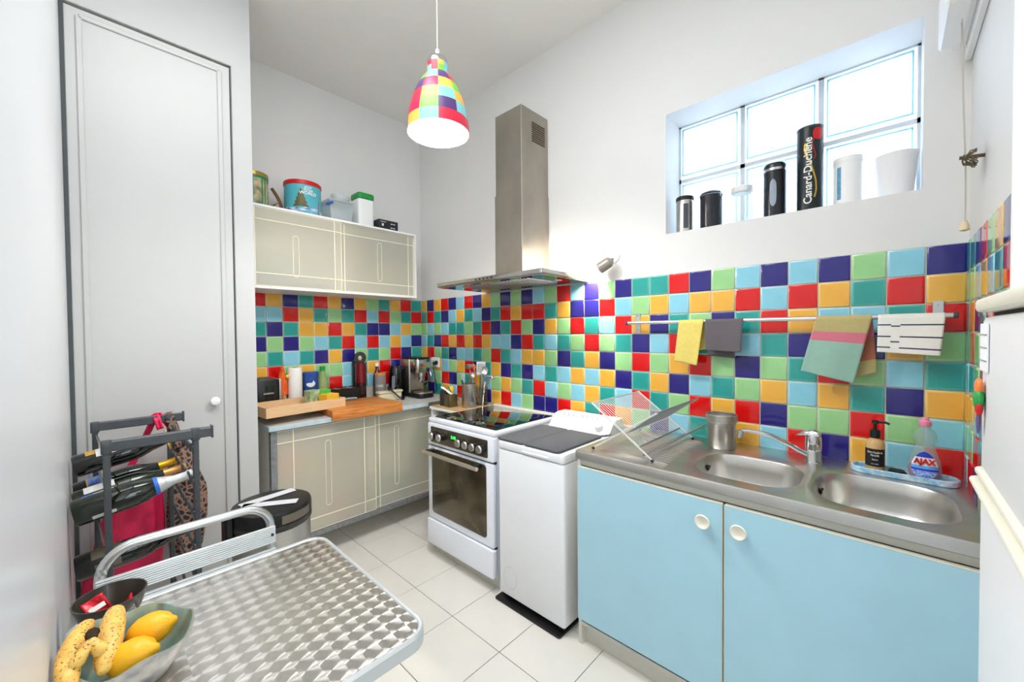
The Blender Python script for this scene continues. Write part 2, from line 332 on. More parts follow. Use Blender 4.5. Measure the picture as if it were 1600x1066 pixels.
def place_tile(wall, c, w, h, org, rotm):
    k = (c, round(w, 3), round(h, 3))
    if k not in tcache: tcache[k] = tmesh(w, h, c)
    o = bpy.data.objects.new('wall_tile', tcache[k]); COL.objects.link(o); o.parent = wall
    j = Matrix.Rotation(random.uniform(-.006, .006), 4, 'X') @ Matrix.Rotation(random.uniform(-.006, .006), 4, 'Y')
    o.matrix_world = Matrix.Translation(org) @ rotm @ j
g = 0.0042
RS = Matrix(((1, 0, 0, 0), (0, 0, -1, 0), (0, 1, 0, 0), (0, 0, 0, 1)))      # sink wall: faces -Y
RB = Matrix(((0, 0, 1, 0), (1, 0, 0, 0), (0, 1, 0, 0), (0, 0, 0, 1)))       # back wall: faces +X
RR = Matrix(((0, 0, -1, 0), (-1, 0, 0, 0), (0, 1, 0, 0), (0, 0, 0, 1)))     # right wall: faces -X
back = ['RYBTRYBYGTYRT', 'LLRYTGTRLRGTR', 'TBTYYRYTBBLYG', 'BGBGLTRLRLYLB', 'GTLTBYBGTGRBT', 'YRGYGGLTYRBRG', 'TGYLTRLTLRLYR']
def gb(wall, m): part('grout_bed', m, GROUT, wall)
gb(wb, M().box(0, .0035, -1.45, 0, .86, TT))
for r, row in enumerate(back):
    for i, c in enumerate(row):
        k = len(row) - 1 - i; y1 = -(.0117 + P_ * k) if k else -.006; y0 = -(.0117 + P_ * (k + 1)); y0 = max(y0, -1.452)
        place_tile(wb, c, (y1 - y0) - g, P_ - g, (0.002, y0 + g / 2, TT - P_ * (r + 1) + g / 2), RB)
s1 = ['YBYRBLRBY', 'TRTBLYTLB', 'GLGLTTGTR', 'LTBRYRYRY', 'YRGTBLLTG', 'GGYLGYRBT', 'RLGRBGTYL', 'GBTYLRGTB']
s2 = ['GBGBLGRLBGBTTRBGLBLBGLB', 'TRYRRTYBBRLGYLYYRLRYTRY', 'BTRGBYGRTLRYBTGBTRYLLTR', 'LLBRTLTGRGTBLRTBLTBRBYG', 'RTLYYGBTYBGRGYRGBGTRGLT', 'YBTBLTLYLYBTYBLTGYLYTBY', 'GYGTRLGLYTLRTGRYRBGGRGL', 'YRLGBBRYTRYGBLTGYLRBYLR']
gb(wsk, M().box(0, XR, -.0035, 0, .80, TT))
for r in range(8):
    xs = [0.006] + [.091 + .1029 * k for k in range(9)]; xs[-1] = .911
    for i, c in enumerate(s1[r]):
        place_tile(wsk, c, xs[i + 1] - xs[i] - g, P_ - g, (xs[i] + g / 2, -.002, TT - P_ * (r + 1) + g / 2), RS)
    for i, c in enumerate(s2[r]):
        x0 = XR - (23 - i) * .10315
        place_tile(wsk, c, .10315 - g - (.004 if i == 22 else 0), P_ - g, (x0 + g / 2, -.002, TT - P_ * (r + 1) + g / 2), RS)
rt = ['TTBRGYB', 'TGLYLTR', 'TYBTRTG', 'TRGYBLR', 'LTGRYGB', 'YYLBGRT', 'GGRTLYB', 'LRBGTRY']
gb(wr, M().box(XR - .0035, XR, -.728, 0, .88, TT))
for r, row in enumerate(rt):
    for i, c in enumerate(row):
        y1 = -.006 if i == 0 else -(.1 + P_ * (i - 1)) ; y0 = -(.1 + P_ * i)
        if i == 0: y1, y0 = -.006, -.1
        place_tile(wr, c, (y1 - y0) - g, P_ - g, (XR - .002, y1 - g / 2, TT - P_ * (r + 1) + g / 2), RR)
struct('trim_3', M().box(XR - .012, XR + .006, -.742, -.729, 0, CZ, .003), WPLAS)
struct('trim_4', M().box(2.04, XR, -.022, 0, .868, .884, .002).box(.95, 2.04, -.02, 0, .84, .882, .002), OFFW)
# glass block window
GB = bpy.data.materials.new('glass_block'); GB.use_nodes = True; nt = GB.node_tree; nt.nodes.remove(nt.nodes['Principled BSDF']); L = nt.links.new
t1 = nt.nodes.new('ShaderNodeBsdfTransparent'); t1.inputs[0].default_value = lin((238, 242, 246)); t2 = nt.nodes.new('ShaderNodeBsdfTranslucent'); t2.inputs[0].default_value = lin((242, 246, 250))
g1 = nt.nodes.new('ShaderNodeBsdfGlossy'); g1.inputs['Roughness'].default_value = 0.12; ma = nt.nodes.new('ShaderNodeMixShader'); ma.inputs[0].default_value = .4; mb = nt.nodes.new('ShaderNodeMixShader'); mb.inputs[0].default_value = .08
nz = nt.nodes.new('ShaderNodeTexNoise'); nz.inputs['Scale'].default_value = 6; bpn = nt.nodes.new('ShaderNodeBump'); bpn.inputs['Strength'].default_value = .4; bpn.inputs['Distance'].default_value = .02; L(nz.outputs[0], bpn.inputs['Height']); L(bpn.outputs[0], g1.inputs['Normal']); L(bpn.outputs[0], t2.inputs['Normal'])
L(t1.outputs[0], ma.inputs[1]); L(t2.outputs[0], ma.inputs[2]); L(ma.outputs[0], mb.inputs[1]); L(g1.outputs[0], mb.inputs[2]); L(mb.outputs[0], nt.nodes['Material Output'].inputs[0])
JOINT = mat('block_joint', (206, 212, 216), 0.7, noise=.03)
fr = M(); bw = .3117
for k in range(4):
    x = wx0 + k * bw; fr.box(x - .010 if k else x, x + .010 if k < 3 else x, .185, .262, wz0, wz1)
fr.box(wx0, wx1, .185, .262, wz0 - .0, wz0 + .012); fr.box(wx0, wx1, .185, .262, 2.222, 2.242); fr.box(wx0, wx1, .185, .262, wz1 - .008, wz1)
w1 = struct('window_1', fr, JOINT)
for k in range(3):
    for z0, z1 in ((wz0 + .012, 2.222), (2.242, wz1 - .008)):
        x0 = wx0 + k * bw + .010; x1 = x0 + bw - .020
        b = M(); b.rbox(x0, x1, .18, .196, z0, z1, .005, 'Y', .004); b.rbox(x0 + .018, x1 - .018, .174, .182, z0 + .018, z1 - .018, .012, 'Y', .003); b.rbox(x0, x1, .25, .264, z0, z1, .005, 'Y', .004)
        bo = part('glass_block', b, GB, w1); e = M(); y_ = .1725
        e.box(x0 + .010, x1 - .010, y_, .180, z1 - .020, z1 - .014).box(x0 + .010, x1 - .010, y_, .180, z0 + .014, z0 + .020).box(x0 + .010, x0 + .016, y_, .180, z0 + .02, z1 - .02).box(x1 - .016, x1 - .010, y_, .180, z0 + .02, z1 - .02); part('block_rim', e, clear('rim_glass', (176, 212, 218), .1, .45), bo)
# window blind high on the right wall, with its cords
bl = thing('window_blind', 'white raised blind with hanging pull cords high in the right-hand corner', 'blind', (3.28, -.25, 2.2))
m = M(); m.box(XR - .018, XR - .001, -.56, -.004, 2.32, CZ - .01, .002); part('frame', m, WPLAS, bl)
m = M(); m.box(XR - .055, XR - .018, -.40, -.05, 2.35, CZ - .05, .004); m.box(XR - .085, XR - .03, -.37, -.09, 2.34, 2.50, .006); part('blind_stack', m, WPLAS, bl)
m = M()
for dy in (0, .018): m.tube([(XR - .045, -.235 - dy, 2.36), (XR - .04, -.24 - dy, 2.1), (XR - .035, -.25 - dy, 1.92)], .0014, 5)
m.tube([(XR - .035, -.25, 1.93), (XR - .03, -.215, 1.80), (XR - .03, -.205, 1.74)], .0014, 5); m.tube([(XR - .035, -.262, 1.93), (XR - .03, -.225, 1.80), (XR - .03, -.21, 1.74)], .0014, 5)
part('pull_cord', m, mat('cord', (196, 190, 178), .8, noise=.1), bl)
m = M(); m.lathe([(0, 0), (.012, .004), (.010, .02), (.005, .034), (0, .036)], (XR - .03, -.205, 1.71), 10); part('tassel', m, mat('tassel_wood', (222, 204, 168), .6, noise=.1), bl)
m = M(); rnd = random.Random(3)
for k in range(6):
    pts = []; ph = rnd.uniform(0, 6)
    for q in range(16):
        a = q / 16 * 2 * PI; pts.append((XR - .03 - .012 * math.sin(a * 2 + ph), -.30 + .045 * math.cos(a) * rnd.uniform(.8, 1.1) + rnd.uniform(-.008, .008), 1.905 + .022 * math.sin(a + ph * .2) + rnd.uniform(-.006, .006)))
    m.tube(pts, .0016, 5, closed=True)
m.cyl((XR, -.29, 1.91), (XR - .05, -.29, 1.915), .005); part('wound_cord', m, mat('brown_cord', (110, 96, 76), .9, noise=.2), bl)
# ================================================================= TALL / LARGE APPLIANCES
# --- fridge
fz = 1.452; f0, f1 = -1.63, -1.125; fx0 = 3.19
fr_ = thing('fridge', 'white rounded fridge at the right edge with a long horizontal cream handle strip', 'fridge', (3.5, -1.38, 0))
FW = mat('fridge_enamel', (232, 233, 236), 0.38, noise=0.01, nscale=3, spec=.25)
m = M(); m.rbox(fx0 + .06, 3.80, f0, f1, .03, fz - .026, .012, 'Z', .006); part('body', m, FW, fr_)
for nm, z0, z1 in (('freezer_door', 1.192, fz - .026), ('door', .08, 1.176)):
    m = M(); m.rbox(fx0, fx0 + .055, f0, f1, z0, z1, .026, 'Z', .008, 8); fd = part(nm, m, FW, fr_)
m = M(); m.rbox(fx0 - .010, 3.82, f0 - .008, f1 + .008, fz - .020, fz, .05, 'Z', .006, 8); part('top_panel', m, CREAM, fr_)
m = M(); m.box(fx0 + .012, 3.78, f0 + .01, f1 - .01, fz - .027, fz - .019); part('top_gap_shade', m, SHADOWGAP, fr_)  # dark slab in place of the shade in the gap under the top panel
m = M(); m.rbox(fx0 - .012, fx0 + .03, f0, f1 - .004, 1.172, 1.180, .02, 'Z', .003, 6); part('handle_strip', m, CREAM, fr_)
m = M(); m.rbox(fx0 - .006, fx0 + .03, f0, f1 - .002, 1.186, 1.195, .02, 'Z', .003, 6); part('upper_handle_strip', m, CREAM, fr_)
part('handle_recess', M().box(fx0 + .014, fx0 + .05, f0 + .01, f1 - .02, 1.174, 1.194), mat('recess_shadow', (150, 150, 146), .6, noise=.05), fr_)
m = M(); m.box(fx0 + .08, 3.78, f0 + .02, f1 - .02, 0, .05); part('base', m, BLACK, fr_)
o = part('note_paper', M().box(fx0 - .0022, fx0 - .0008, -1.205, -1.142, 1.345, 1.415), mat('paper', (242, 243, 246), .7, noise=.02))
tagt(o, 'small white note with ruled lines stuck near the top of the fridge door', 'note')
m = M()
for z in (1.360, 1.379, 1.398): m.box(fx0 - .0032, fx0 - .0024, -1.20, -1.147, z, z + .0016)
me_ = part('ruled_line', m, mat('ink', (150, 150, 170), .6, noise=.02), o)
mg = thing('fridge_magnet', 'small orange and green parrot magnet on the fridge door', 'magnet', (fx0 - .004, -1.172, 1.295))
for nm, dz, rr_, mt in (('head', .026, .011, mat('orange_plastic', (236, 130, 60), .4, noise=.05)), ('body', .008, .014, GREEN), ('wing', -.004, .010, RED), ('tail', -.026, .006, mat('tail_purple', (90, 80, 130), .5, noise=.05))):
    part(nm, M().sphere((fx0 - .006, -1.172 - (.004 if nm == 'wing' else 0), 1.295 + dz), rr_, (.45, 1, 1.25 if nm != 'tail' else 3.0), 12), mt, mg)
# --- sink base cabinet
cb = thing('sink_cabinet', 'low sink cabinet with two wide light blue doors under the steel sink', 'cabinet', (2.68, -.3, 0))
m = M(); m.box(2.072, 2.088, -.578, -.02, 0, .845).box(3.266, 3.282, -.578, -.02, 0, .845).box(2.088, 3.266, -.578, -.02, .09, .106).box(2.088, 3.266, -.04, -.02, .106, .84); part('carcass', m, OFFW, cb)
m = M(); m.box(2.085, 3.27, -.576, -.555, .815, .85); part('rail', m, OFFW, cb)
m = M(); m.box(2.085, 3.27, -.545, -.53, 0, .09, .001); part('plinth', m, OFFW, cb)
for x0, x1, kx in ((2.085, 2.674, 2.618), (2.682, 3.272, 2.730)):
    d = part('door', M().box(x0, x1, -.600, -.582, .130, .812, .0012), BLUEDOOR, cb)
    m = M(); m.box(x0, x1, -.6005, -.582, .8122, .8142).box(x0 - .0014, x0 - .0002, -.6, -.582, .13, .812).box(x1 + .0002, x1 + .0014, -.6, -.582, .13, .812); part('edge_band', m, CREAM, d)
    m = M(); m.lathe([(0, 0), (.010, 0), (.010, .010), (.022, .020), (.0255, .026), (.0225, .030), (.018, .0262), (.010, .0225), (0, .0215)], mtx=Matrix.Translation((kx, -.600, .744)) @ Matrix.Rotation(PI / 2, 4, 'X'), n=28)
    part('knob', m, CREAM, d, 'cream dished round knob')
# --- stainless sink top with two basins
st = thing('kitchen_sink', 'stainless steel double sink top with ridged drainer on the left', 'sink', (2.68, -.3, .85))
ZT, SX0, SX1, SY0, SY1 = .886, 2.078, 3.282, -.605, -.004
basins = ((2.525, 2.868, -.525, -.205), (2.900, 3.238, -.535, -.180))
def rrect(x0, x1, y0, y1, r, n=6):
    pts = []
    for cx, cy, s0 in ((x1 - r, y1 - r, 0), (x0 + r, y1 - r, PI / 2), (x0 + r, y0 + r, PI), (x1 - r, y0 + r, 1.5 * PI)):
        for i in range(n + 1):
            a = s0 + i / n * PI / 2; pts.append((cx + r * math.cos(a), cy + r * math.sin(a)))
    return pts
t = bmesh.new()
def quad(a, b, c, d): t.faces.new([t.verts.new(p) for p in (a, b, c, d)])
cells = ((2.490, 2.884), (2.884, SX1))
for (cx0, cx1), (x0, x1, y0, y1) in zip(cells, basins):
    inner = rrect(x0, x1, y0, y1, .115); mid = rrect(x0 - .012, x1 + .012, y0 - .012, y1 + .012, .125); ox, oy = (x0 + x1) / 2, (y0 + y1) / 2
    outer = []
    for p in mid:
        dx, dy = p[0] - ox, p[1] - oy; k = min((cx1 - ox) / dx if dx > 1e-6 else 1e9, (cx0 - ox) / dx if dx < -1e-6 else 1e9, (SY1 - oy) / dy if dy > 1e-6 else 1e9, (SY0 + .006 - oy) / dy if dy < -1e-6 else 1e9)
        outer.append((ox + dx * k, oy + dy * k))
    n = len(mid)
    # add true corners: nearest outer vertex snaps to each corner
    for c in ((cx0, SY0 + .006), (cx1, SY0 + .006), (cx0, SY1), (cx1, SY1)):
        i = min(range(n), key=lambda q: (outer[q][0] - c[0]) ** 2 + (outer[q][1] - c[1]) ** 2); outer[i] = c
    O = [t.verts.new((p[0], p[1], ZT)) for p in outer]; Mi = [t.verts.new((p[0], p[1], ZT)) for p in mid]
    I0 = [t.verts.new((p[0], p[1], ZT - .004)) for p in inner]
    for A, B in ((O, Mi), (Mi, I0)):
        for i in range(n): t.faces.new((A[i], A[(i + 1) % n], B[(i + 1) % n], B[i]))
xa, xb, ya, yb = 2.16, 2.46, -.53, -.09
quad((SX0, SY0 + .006, ZT), (xa, SY0 + .006, ZT), (xa, SY1, ZT), (SX0, SY1, ZT)); quad((xb, SY0 + .006, ZT), (2.49, SY0 + .006, ZT), (2.49, SY1, ZT), (xb, SY1, ZT))
quad((xa, SY0 + .006, ZT), (xb, SY0 + .006, ZT), (xb, ya, ZT), (xa, ya, ZT)); quad((xa, yb, ZT), (xb, yb, ZT), (xb, SY1, ZT), (xa, SY1, ZT))
nr = 15; pv = None
for i in range(nr * 6 + 1):
    y = ya + (yb - ya) * i / (nr * 6); h = .005 * max(0, math.sin(i / 6 * 2 * PI)) if 0 < i < nr * 6 else 0
    row = [t.verts.new((xa, y, ZT)), t.verts.new((xa + .02, y, ZT + h)), t.verts.new((xb - .02, y, ZT + h)), t.verts.new((xb, y, ZT))]
    if pv:
        for q in range(3): t.faces.new((pv[q], pv[q + 1], row[q + 1], row[q]))
    pv = row
# front roll and sides
pr = [(SY0 + .006, ZT), (SY0 + .002, ZT - .001), (SY0, ZT - .005), (SY0, ZT - .036), (SY0 + .006, ZT - .040), (SY0 + .03, ZT - .040)]
for (a, b_), (c, d_) in zip(pr, pr[1:]): quad((SX0, c, d_), (SX1, c, d_), (SX1, a, b_), (SX0, a, b_))
quad((SX0, SY0, ZT - .04), (SX0, SY0 + .006, ZT), (SX0, SY1, ZT), (SX0, SY1, ZT - .04))
bmesh.ops.remove_doubles(t, verts=t.verts[:], dist=.0004); bmesh.ops.recalc_face_normals(t, faces=t.faces[:])
mm = M(); mm._add(t); part('top', mm, SINKST, st)
for (x0, x1, y0, y1) in basins:
    t = bmesh.new(); prev = None; prof = [(0, -.004), (.004, -.012), (.010, -.05), (.018, -.10), (.032, -.128), (.058, -.142), (.095, -.147)]
    for ins, dz in prof:
        rg = [t.verts.new((p[0], p[1], ZT + dz)) for p in rrect(x0 + ins, x1 - ins, y0 + ins, y1 - ins, max(.03, .115 - ins * .6))]
        if prev:
            for i in range(len(rg)): t.faces.new((prev[i], prev[(i + 1) % len(rg)], rg[(i + 1) % len(rg)], rg[i]))
        prev = rg
    t.faces.new(prev); bmesh.ops.recalc_face_normals(t, faces=t.faces[:])
    for f in t.faces: f.normal_flip()
    mm = M(); mm._add(t); bs = part('basin', mm, SINKST, st, ang=1.2)
    cx, cy = (x0 + x1) / 2, (y0 + y1) / 2
    part('drain', M().lathe([(.034, .004), (.036, .002), (.030, .0), (.022, -.004), (0, -.005)], (cx, cy, ZT - .1475)), CHROME, bs)
    m = M(); m.cyl((x0 + .012, cy + .06, ZT - .05), (x0 + .0185, cy + .06, ZT - .052), .012); part('overflow', m, BLACK, bs)
# --- faucet
fc = thing('faucet', 'chrome single lever mixer tap with a long curved spout between the basins', 'faucet', (2.87, -.118, ZT))
c = (2.872, -.118, ZT)
part('body', M().lathe([(0, 0), (.030, 0), (.030, .003), (.027, .006), (.0265, .048), (.0272, .050)], c), CHROME, fc)
m = M(); m.lathe([(.0272, .050), (.0275, .052), (.028, .075), (.0265, .10), (.022, .118), (.012, .128), (0, .131)], c)
part('cartridge_cover', m, CHROME, fc)
m = M(); m.prism([(2.852, -.143, .995), (2.892, -.143, .992), (2.898, -.118, .995), (2.892, -.093, .992), (2.852, -.093, .995), (2.812, -.112, .982), (2.812, -.124, .982)], [(2.856, -.136, 1.012), (2.886, -.136, 1.010), (2.892, -.118, 1.009), (2.886, -.10, 1.010), (2.856, -.10, 1.012), (2.818, -.115, .989), (2.818, -.121, .989)], .003)
part('lever', m, CHROME, fc)
pts = [(2.858, -.128, .914), (2.83, -.145, .930), (2.79, -.166, .957), (2.745, -.188, .981), (2.70, -.208, .993), (2.665, -.222, .996), (2.645, -.229, .994)]
part('spout', M().tube(pts, .008, 12, rr=[.011, .010, .009, .0085, .008, .0075, .0075]), CHROME, fc)
part('aerator', M().lathe([(0, 0), (.011, 0), (.012, .004), (.012, .018), (.0135, .020), (.0135, .028), (.008, .032), (0, .033)], (2.640, -.231, .965), 20), CHROME, fc)
# --- washing machine
wm = thing('washing_machine', 'narrow white top-loading washing machine between cooker and sink', 'washing machine', (1.80, -.31, 0))
x0, x1 = 1.592, 2.016
part('body', M().rbox(x0, x1, -.610, -.03, .045, .800, .014, 'Z', .004), WHITE, wm)
m = M(); m.rbox(x0, x1, -.612, -.03, .804, .846, .016, 'Z', .008); m.box(1.76, 1.93, -.616, -.60, .812, .824, .004); part('lid', m, WHITE, wm)
m = M(); m.prism([(x0 + .01, -.20, .846), (x0 + .01, -.03, .846), (x0 + .01, -.03, .925), (x0 + .01, -.10, .925), (x0 + .01, -.13, .918)], [(x1 - .01, -.20, .846), (x1 - .01, -.03, .846), (x1 - .01, -.03, .925), (x1 - .01, -.10, .925), (x1 - .01, -.13, .918)], .006)
pnl = part('control_panel', m, WHITE, wm)
m = M(); rnd = random.Random(5)
for k in range(16): x = 1.66 + .016 * k; m.box(x, x + rnd.uniform(.003, .007), -.116 - .02 * (k % 2), -.114 - .02 * (k % 2), .9205 - .004 * (k % 2), .9262 - .0035 * (k % 2))
part('printed_mark', m, mat('print_grey', (150, 150, 152), .6, noise=.02), pnl, kind='stuff')
m = M(); m.cyl((1.935, -.165, .880), (1.935, -.180, .902), .024, .021, 20, .003); part('dial', m, WPLAS, pnl)
m = M(); m.grid(lambda u, v: (1.675 + (.043 + .0016 * v) * math.cos(2 * PI * u), -.6108, .143 + (.055 + .0016 * v) * math.sin(2 * PI * u)), 36, 2, True); part('filter_cover_outline', m, mat('seam_grey', (188, 190, 194), .6, noise=.02), wm)
for x in (x0 + .04, x1 - .04):
    for y in (-.57, -.08): part('foot', M().cyl((x, y, .0105), (x, y, .046), .018), BLACK, wm)
o = part('rubber_mat', M().rbox(1.574, 2.0, -.628, -.03, .0003, .010, .012, 'Z', .002), BLACK); tagt(o, 'thin black rubber mat under the front of the washing machine', 'mat')
mt_ = thing('drying_mat', 'dark grey folded drying mat lying on the washing machine lid', 'mat', (1.78, -.38, .8465))
part('mat_half', M().rbox(1.580, 1.765, -.608, -.215, .8475, .858, .018, 'Z', .003), DGREY, mt_)
part('mat_half', M().rbox(1.769, 1.985, -.608, -.215, .8475, .858, .018, 'Z', .003), DGREY, mt_)
part('fold_seam', M().box(1.764, 1.770, -.600, -.22, .848, .8555), mat('seam_light', (120, 122, 128), .8, noise=.05), mt_)
part('hanging_loop', M().tube([(1.975, -.24, .853), (2.01, -.225, .860), (2.025, -.20, .866), (2.01, -.21, .864), (1.97, -.23, .856)], .003, 6), DGREY, mt_)
# --- cooker
ck = thing('cooker', 'white freestanding electric cooker with glass oven door and ceramic hob', 'cooker', (1.25, -.3, 0))
x0, x1 = .952, 1.552
CKW = mat('cooker_enamel', (236, 240, 248), .2, noise=.01, coat=.4)
part('body', M().box(x0 + .003, x1 - .003, -.575, -.02, .07, .848), CKW, ck)
part('plinth', M().box(x0 + .006, x1 - .006, -.556, -.05, 0, .08, .001), OFFW, ck)
m = M(); m.rbox(x0, x1, -.600, -.02, .848, .874, .01, 'Z', .005); ht = part('hob_frame', m, CKW, ck)
m = M(); m.rbox(x0 + .02, x1 - .02, -.565, -.055, .874, .8785, .01, 'Z', .001); hg = part('hob_glass', m, BLACKG, ck)
RING = mat('ring_print', (120, 118, 116), .4, noise=.02)
for cx, cy, r in ((1.10, -.43, .09), (1.40, -.43, .075), (1.10, -.18, .072), (1.40, -.18, .09)):
    m = M(); m.grid(lambda u, v: (cx + (r + .0022 * v) * math.cos(2 * PI * u), cy + (r + .0022 * v) * math.sin(2 * PI * u), .8788), 40, 2, True); part('hob_ring', m, RING, hg)
m = M(); m.rbox(x0, x1, -.606, -.57, .708, .846, .012, 'Y', .006); cp = part('control_panel', m, CKW, ck)
m = M(); m.rbox(.990, 1.510, -.610, -.604, .728, .826, .008, 'Y', .001)
fas = part('fascia', m, mat('smoked_fascia', (112, 106, 92), .16, .85, noise=.15, nscale=10), ck)
for kx in (1.030, 1.108, 1.290, 1.352, 1.412, 1.472):
    k = part('knob', M().cyl((kx, -.609, .776), (kx, -.638, .776), .0245, .0235, 24), BLACK, ck); part('knob_cap', M().cyl((kx, -.636, .776), (kx, -.646, .776), .0235, .0215, 24, .002), STEEL, k)
part('display', M().box(1.165, 1.245, -.612, -.6095, .770, .812), mat('display_black', (42, 44, 38), .1, noise=.02), fas)
text('display_digits', '5:10', .026, mat('green_led', (40, 255, 80), .5, noise=.02, emit=(60, 255, 90), es=1.6), fas, (1.22, -.6125, .790), (1, 0, 0), (0, 0, 1), .0003, bold=.0004)
m = M(); m.rbox(x0 + .002, x1 - .002, -.606, -.578, .242, .699, .010, 'Y', .005); dr = part('oven_door', m, CKW, ck)
OV = mat('oven_glass', (98, 88, 66), .10, .55, noise=.45, nscale=7, coat=.4)
part('oven_window', M().rbox(.997, 1.497, -.6095, -.605, .285, .688, .02, 'Y', .001), OV, dr)
m = M(); m.cyl((.955, -.648, .668), (1.470, -.648, .668), .0115, None, 16, .003); hd = part('handle', m, mat('satin_handle', (206, 196, 180), .32, .8, noise=.05), dr)
for x in (1.01, 1.44): part('handle_bracket', M().box(x - .022, x + .022, -.648, -.608, .664, .684, .003), BLACK, hd)
for z0, z1 in ((.698, .709), (.234, .243)): part('door_gap', M().box(x0 + .01, x1 - .004, -.592, -.57, z0, z1), BLACK, ck)
m = M(); m.rbox(x0 - .002, x1 + .002, -.618, -.58, .080, .236, .010, 'Y', .008); part('drawer', m, CKW, ck)
# --- extractor hood
hd = thing('extractor_hood', 'stainless steel chimney extractor hood above the cooker', 'extractor hood', (1.33, -.2, 1.712))
hx0, hx1, hy = .880, 1.782, -.472
m = M(); m.rbox(hx0, hx1, hy, -.004, 1.716, 1.742, .012, 'Z', .0015)
m.prism([(hx0 + .01, hy + .01, 1.742), (hx1 - .01, hy + .01, 1.742), (hx1 - .01, -.004, 1.742), (hx0 + .01, -.004, 1.742)], [(1.22, -.28, 1.756), (1.485, -.28, 1.756), (1.485, -.004, 1.756), (1.22, -.004, 1.756)])
part('canopy', m, mat('canopy_steel', (190, 186, 180), .2, 1.0, noise=.06, nscale=8, stretch=(.3, 1, 8)), hd)
part('underside', M().box(hx0 + .012, hx1 - .012, hy + .012, -.008, 1.710, 1.717), mat('underside_steel', (165, 160, 150), .12, 1.0, noise=.05), hd)
m = M()
for k in range(22): x = 1.06 + k * .0265; m.box(x, x + .008, -.40, -.12, 1.7065, 1.711, .001)
part('grease_filter', m, ALU, hd)
for x in (.97, 1.68): part('hood_lamp', M().lathe([(0, -.002), (.026, -.002), (.030, 0), (.030, .003), (0, .003)], (x, -.20, 1.7085), 20), ALU, hd)
for k in range(5): part('push_button', M().cyl((1.275 + k * .034, hy + .001, 1.7295), (1.275 + k * .034, hy - .004, 1.7295), .0055, None, 12), BLACK, hd)
part('chimney_lower', M().box(1.233, 1.467, -.265, -.003, 1.742, 2.285, .002), HOODST, hd)
part('chimney_upper', M().box(1.238, 1.462, -.260, -.003, 2.285, 2.790, .002), HOODST, hd)
m = M()
for k in range(9):
    m.box(1.4615, 1.4645, -.165 + .004, -.035, 2.60 + k * .014, 2.607 + k * .014)
part('vent_grille', m, mat('grille_dark', (92, 80, 58), .6, .5, noise=.2), hd)
# --- cabinet along the back wall
def frost_door(parent, X, y0, y1, z0, z1, hy_, hz0, hz1, rl):
    d = part('sliding_door', M().box(X - .010, X, y0, y1, z0, z1, .001), FROST, parent)
    RIB = mat('door_rib', (246, 240, 218), .5, noise=.03)
    m = M(); th = .0050
    m.box(X, X + .002, y0, y1, z1 - .075, z1 - .075 + th).box(X, X + .002, y0, y1, z0 + .075, z0 + .075 + th).box(X, X + .002, y0 + rl, y0 + rl + .0055, z0, z1).box(X, X + .002, y1 - rl, y1 - rl + .0055, z0, z1)
    m.box(X, X + .0015, y0, y1, z1 - .004, z1).box(X, X + .0015, y0, y1, z0, z0 + .004).box(X, X + .0015, y1 - .004, y1, z0, z1)
    part('rib', m, RIB, d)
    pts = []; r = .017
    for i in range(9): a = PI * i / 8; pts.append((X + .001, hy_ + r * math.cos(a), hz1 - r + r * math.sin(a)))
    for i in range(9): a = PI + PI * i / 8; pts.append((X + .001, hy_ + r * math.cos(a), hz0 + r + r * math.sin(a)))
    part('handle_groove', M().tube(pts, .0018, 6, closed=True), RIB, d); return d
bc = thing('base_cabinet', 'long low cabinet with two frosted sliding doors in a galvanised frame', 'cabinet', (.25, -.7, 0))
m = M(); m.box(.462, .500, -1.370, -1.338, 0, .848, .001).box(.455, .500, -1.338, -.03, .845, .868, .001).box(.455, .500, -1.338, -.03, .150, .182, .001).box(.02, .05, -1.370, -1.340, 0, .848).box(.462, .5, -.05, -.02, 0, .848)
part('frame', m, GALV, bc)
m = M(); m.box(.02, .462, -1.362, -1.350, .16, .848).box(.02, .455, -1.350, -.03, .165, .180).box(.012, .02, -1.350, -.03, .165, .848); part('carcass', m, mat('beige_board', (246, 243, 236), .6, noise=.03), bc)
part('shelf', M().box(.02, .43, -1.348, -.03, .520, .537), mat('cream_shelf', (240, 226, 190), .6, noise=.03), bc)
frost_door(bc, .494, -1.336, -.722, .186, .842, -1.045, .320, .735, .085)
frost_door(bc, .480, -.775, -.06, .186, .842, -.552, .312, .742, .085)
wt = thing('worktop', 'grey worktop with a pale edge along the back wall', 'worktop', (.26, -.69, .868))
part('slab', M().box(.004, .518, -1.380, -.006, .848 + .02, .8795, .0015), WORKTOP, wt)
part('front_edge', M().box(.518, .5215, -1.380, -.30, .852, .8790, .001), PALEBLUE, wt); part('end_edge', M().box(.004, .5215, -1.3835, -1.380, .852, .8790, .001), PALEBLUE, wt)
part('steel_edge', M().box(.518, .5215, -.2995, -.006, .850, .8790, .001), STEEL, wt)
wc = thing('wall_cabinet', 'white wall cabinet with two frosted sliding doors on the back wall', 'cabinet', (.17, -.83, 1.69))
cy0, cy1, cz0, cz1, cd = -1.452, -.272, 1.690, 2.195, .335
m = M(); m.box(.002, cd + .006, cy0, cy1, cz1 - .014, cz1, .001).box(.002, cd + .006, cy0, cy1, cz0, cz0 + .014, .001).box(.002, cd + .004, cy1 - .012, cy1, cz0 + .014, cz1 - .014).box(.002, cd, cy0, cy0 + .012, cz0 + .014, cz1 - .014).box(.002, .012, cy0, cy1, cz0 + .014, cz1 - .014); part('carcass', m, WPLAS, wc)
part('shelf', M().box(.012, .28, cy0 + .012, cy1 - .012, 1.934, 1.948), mat('cream_shelf', (240, 226, 190)), wc)
frost_door(wc, .335, -1.44, -.868, cz0 + .016, cz1 - .016, -1.160, 1.775, 2.035, .05)
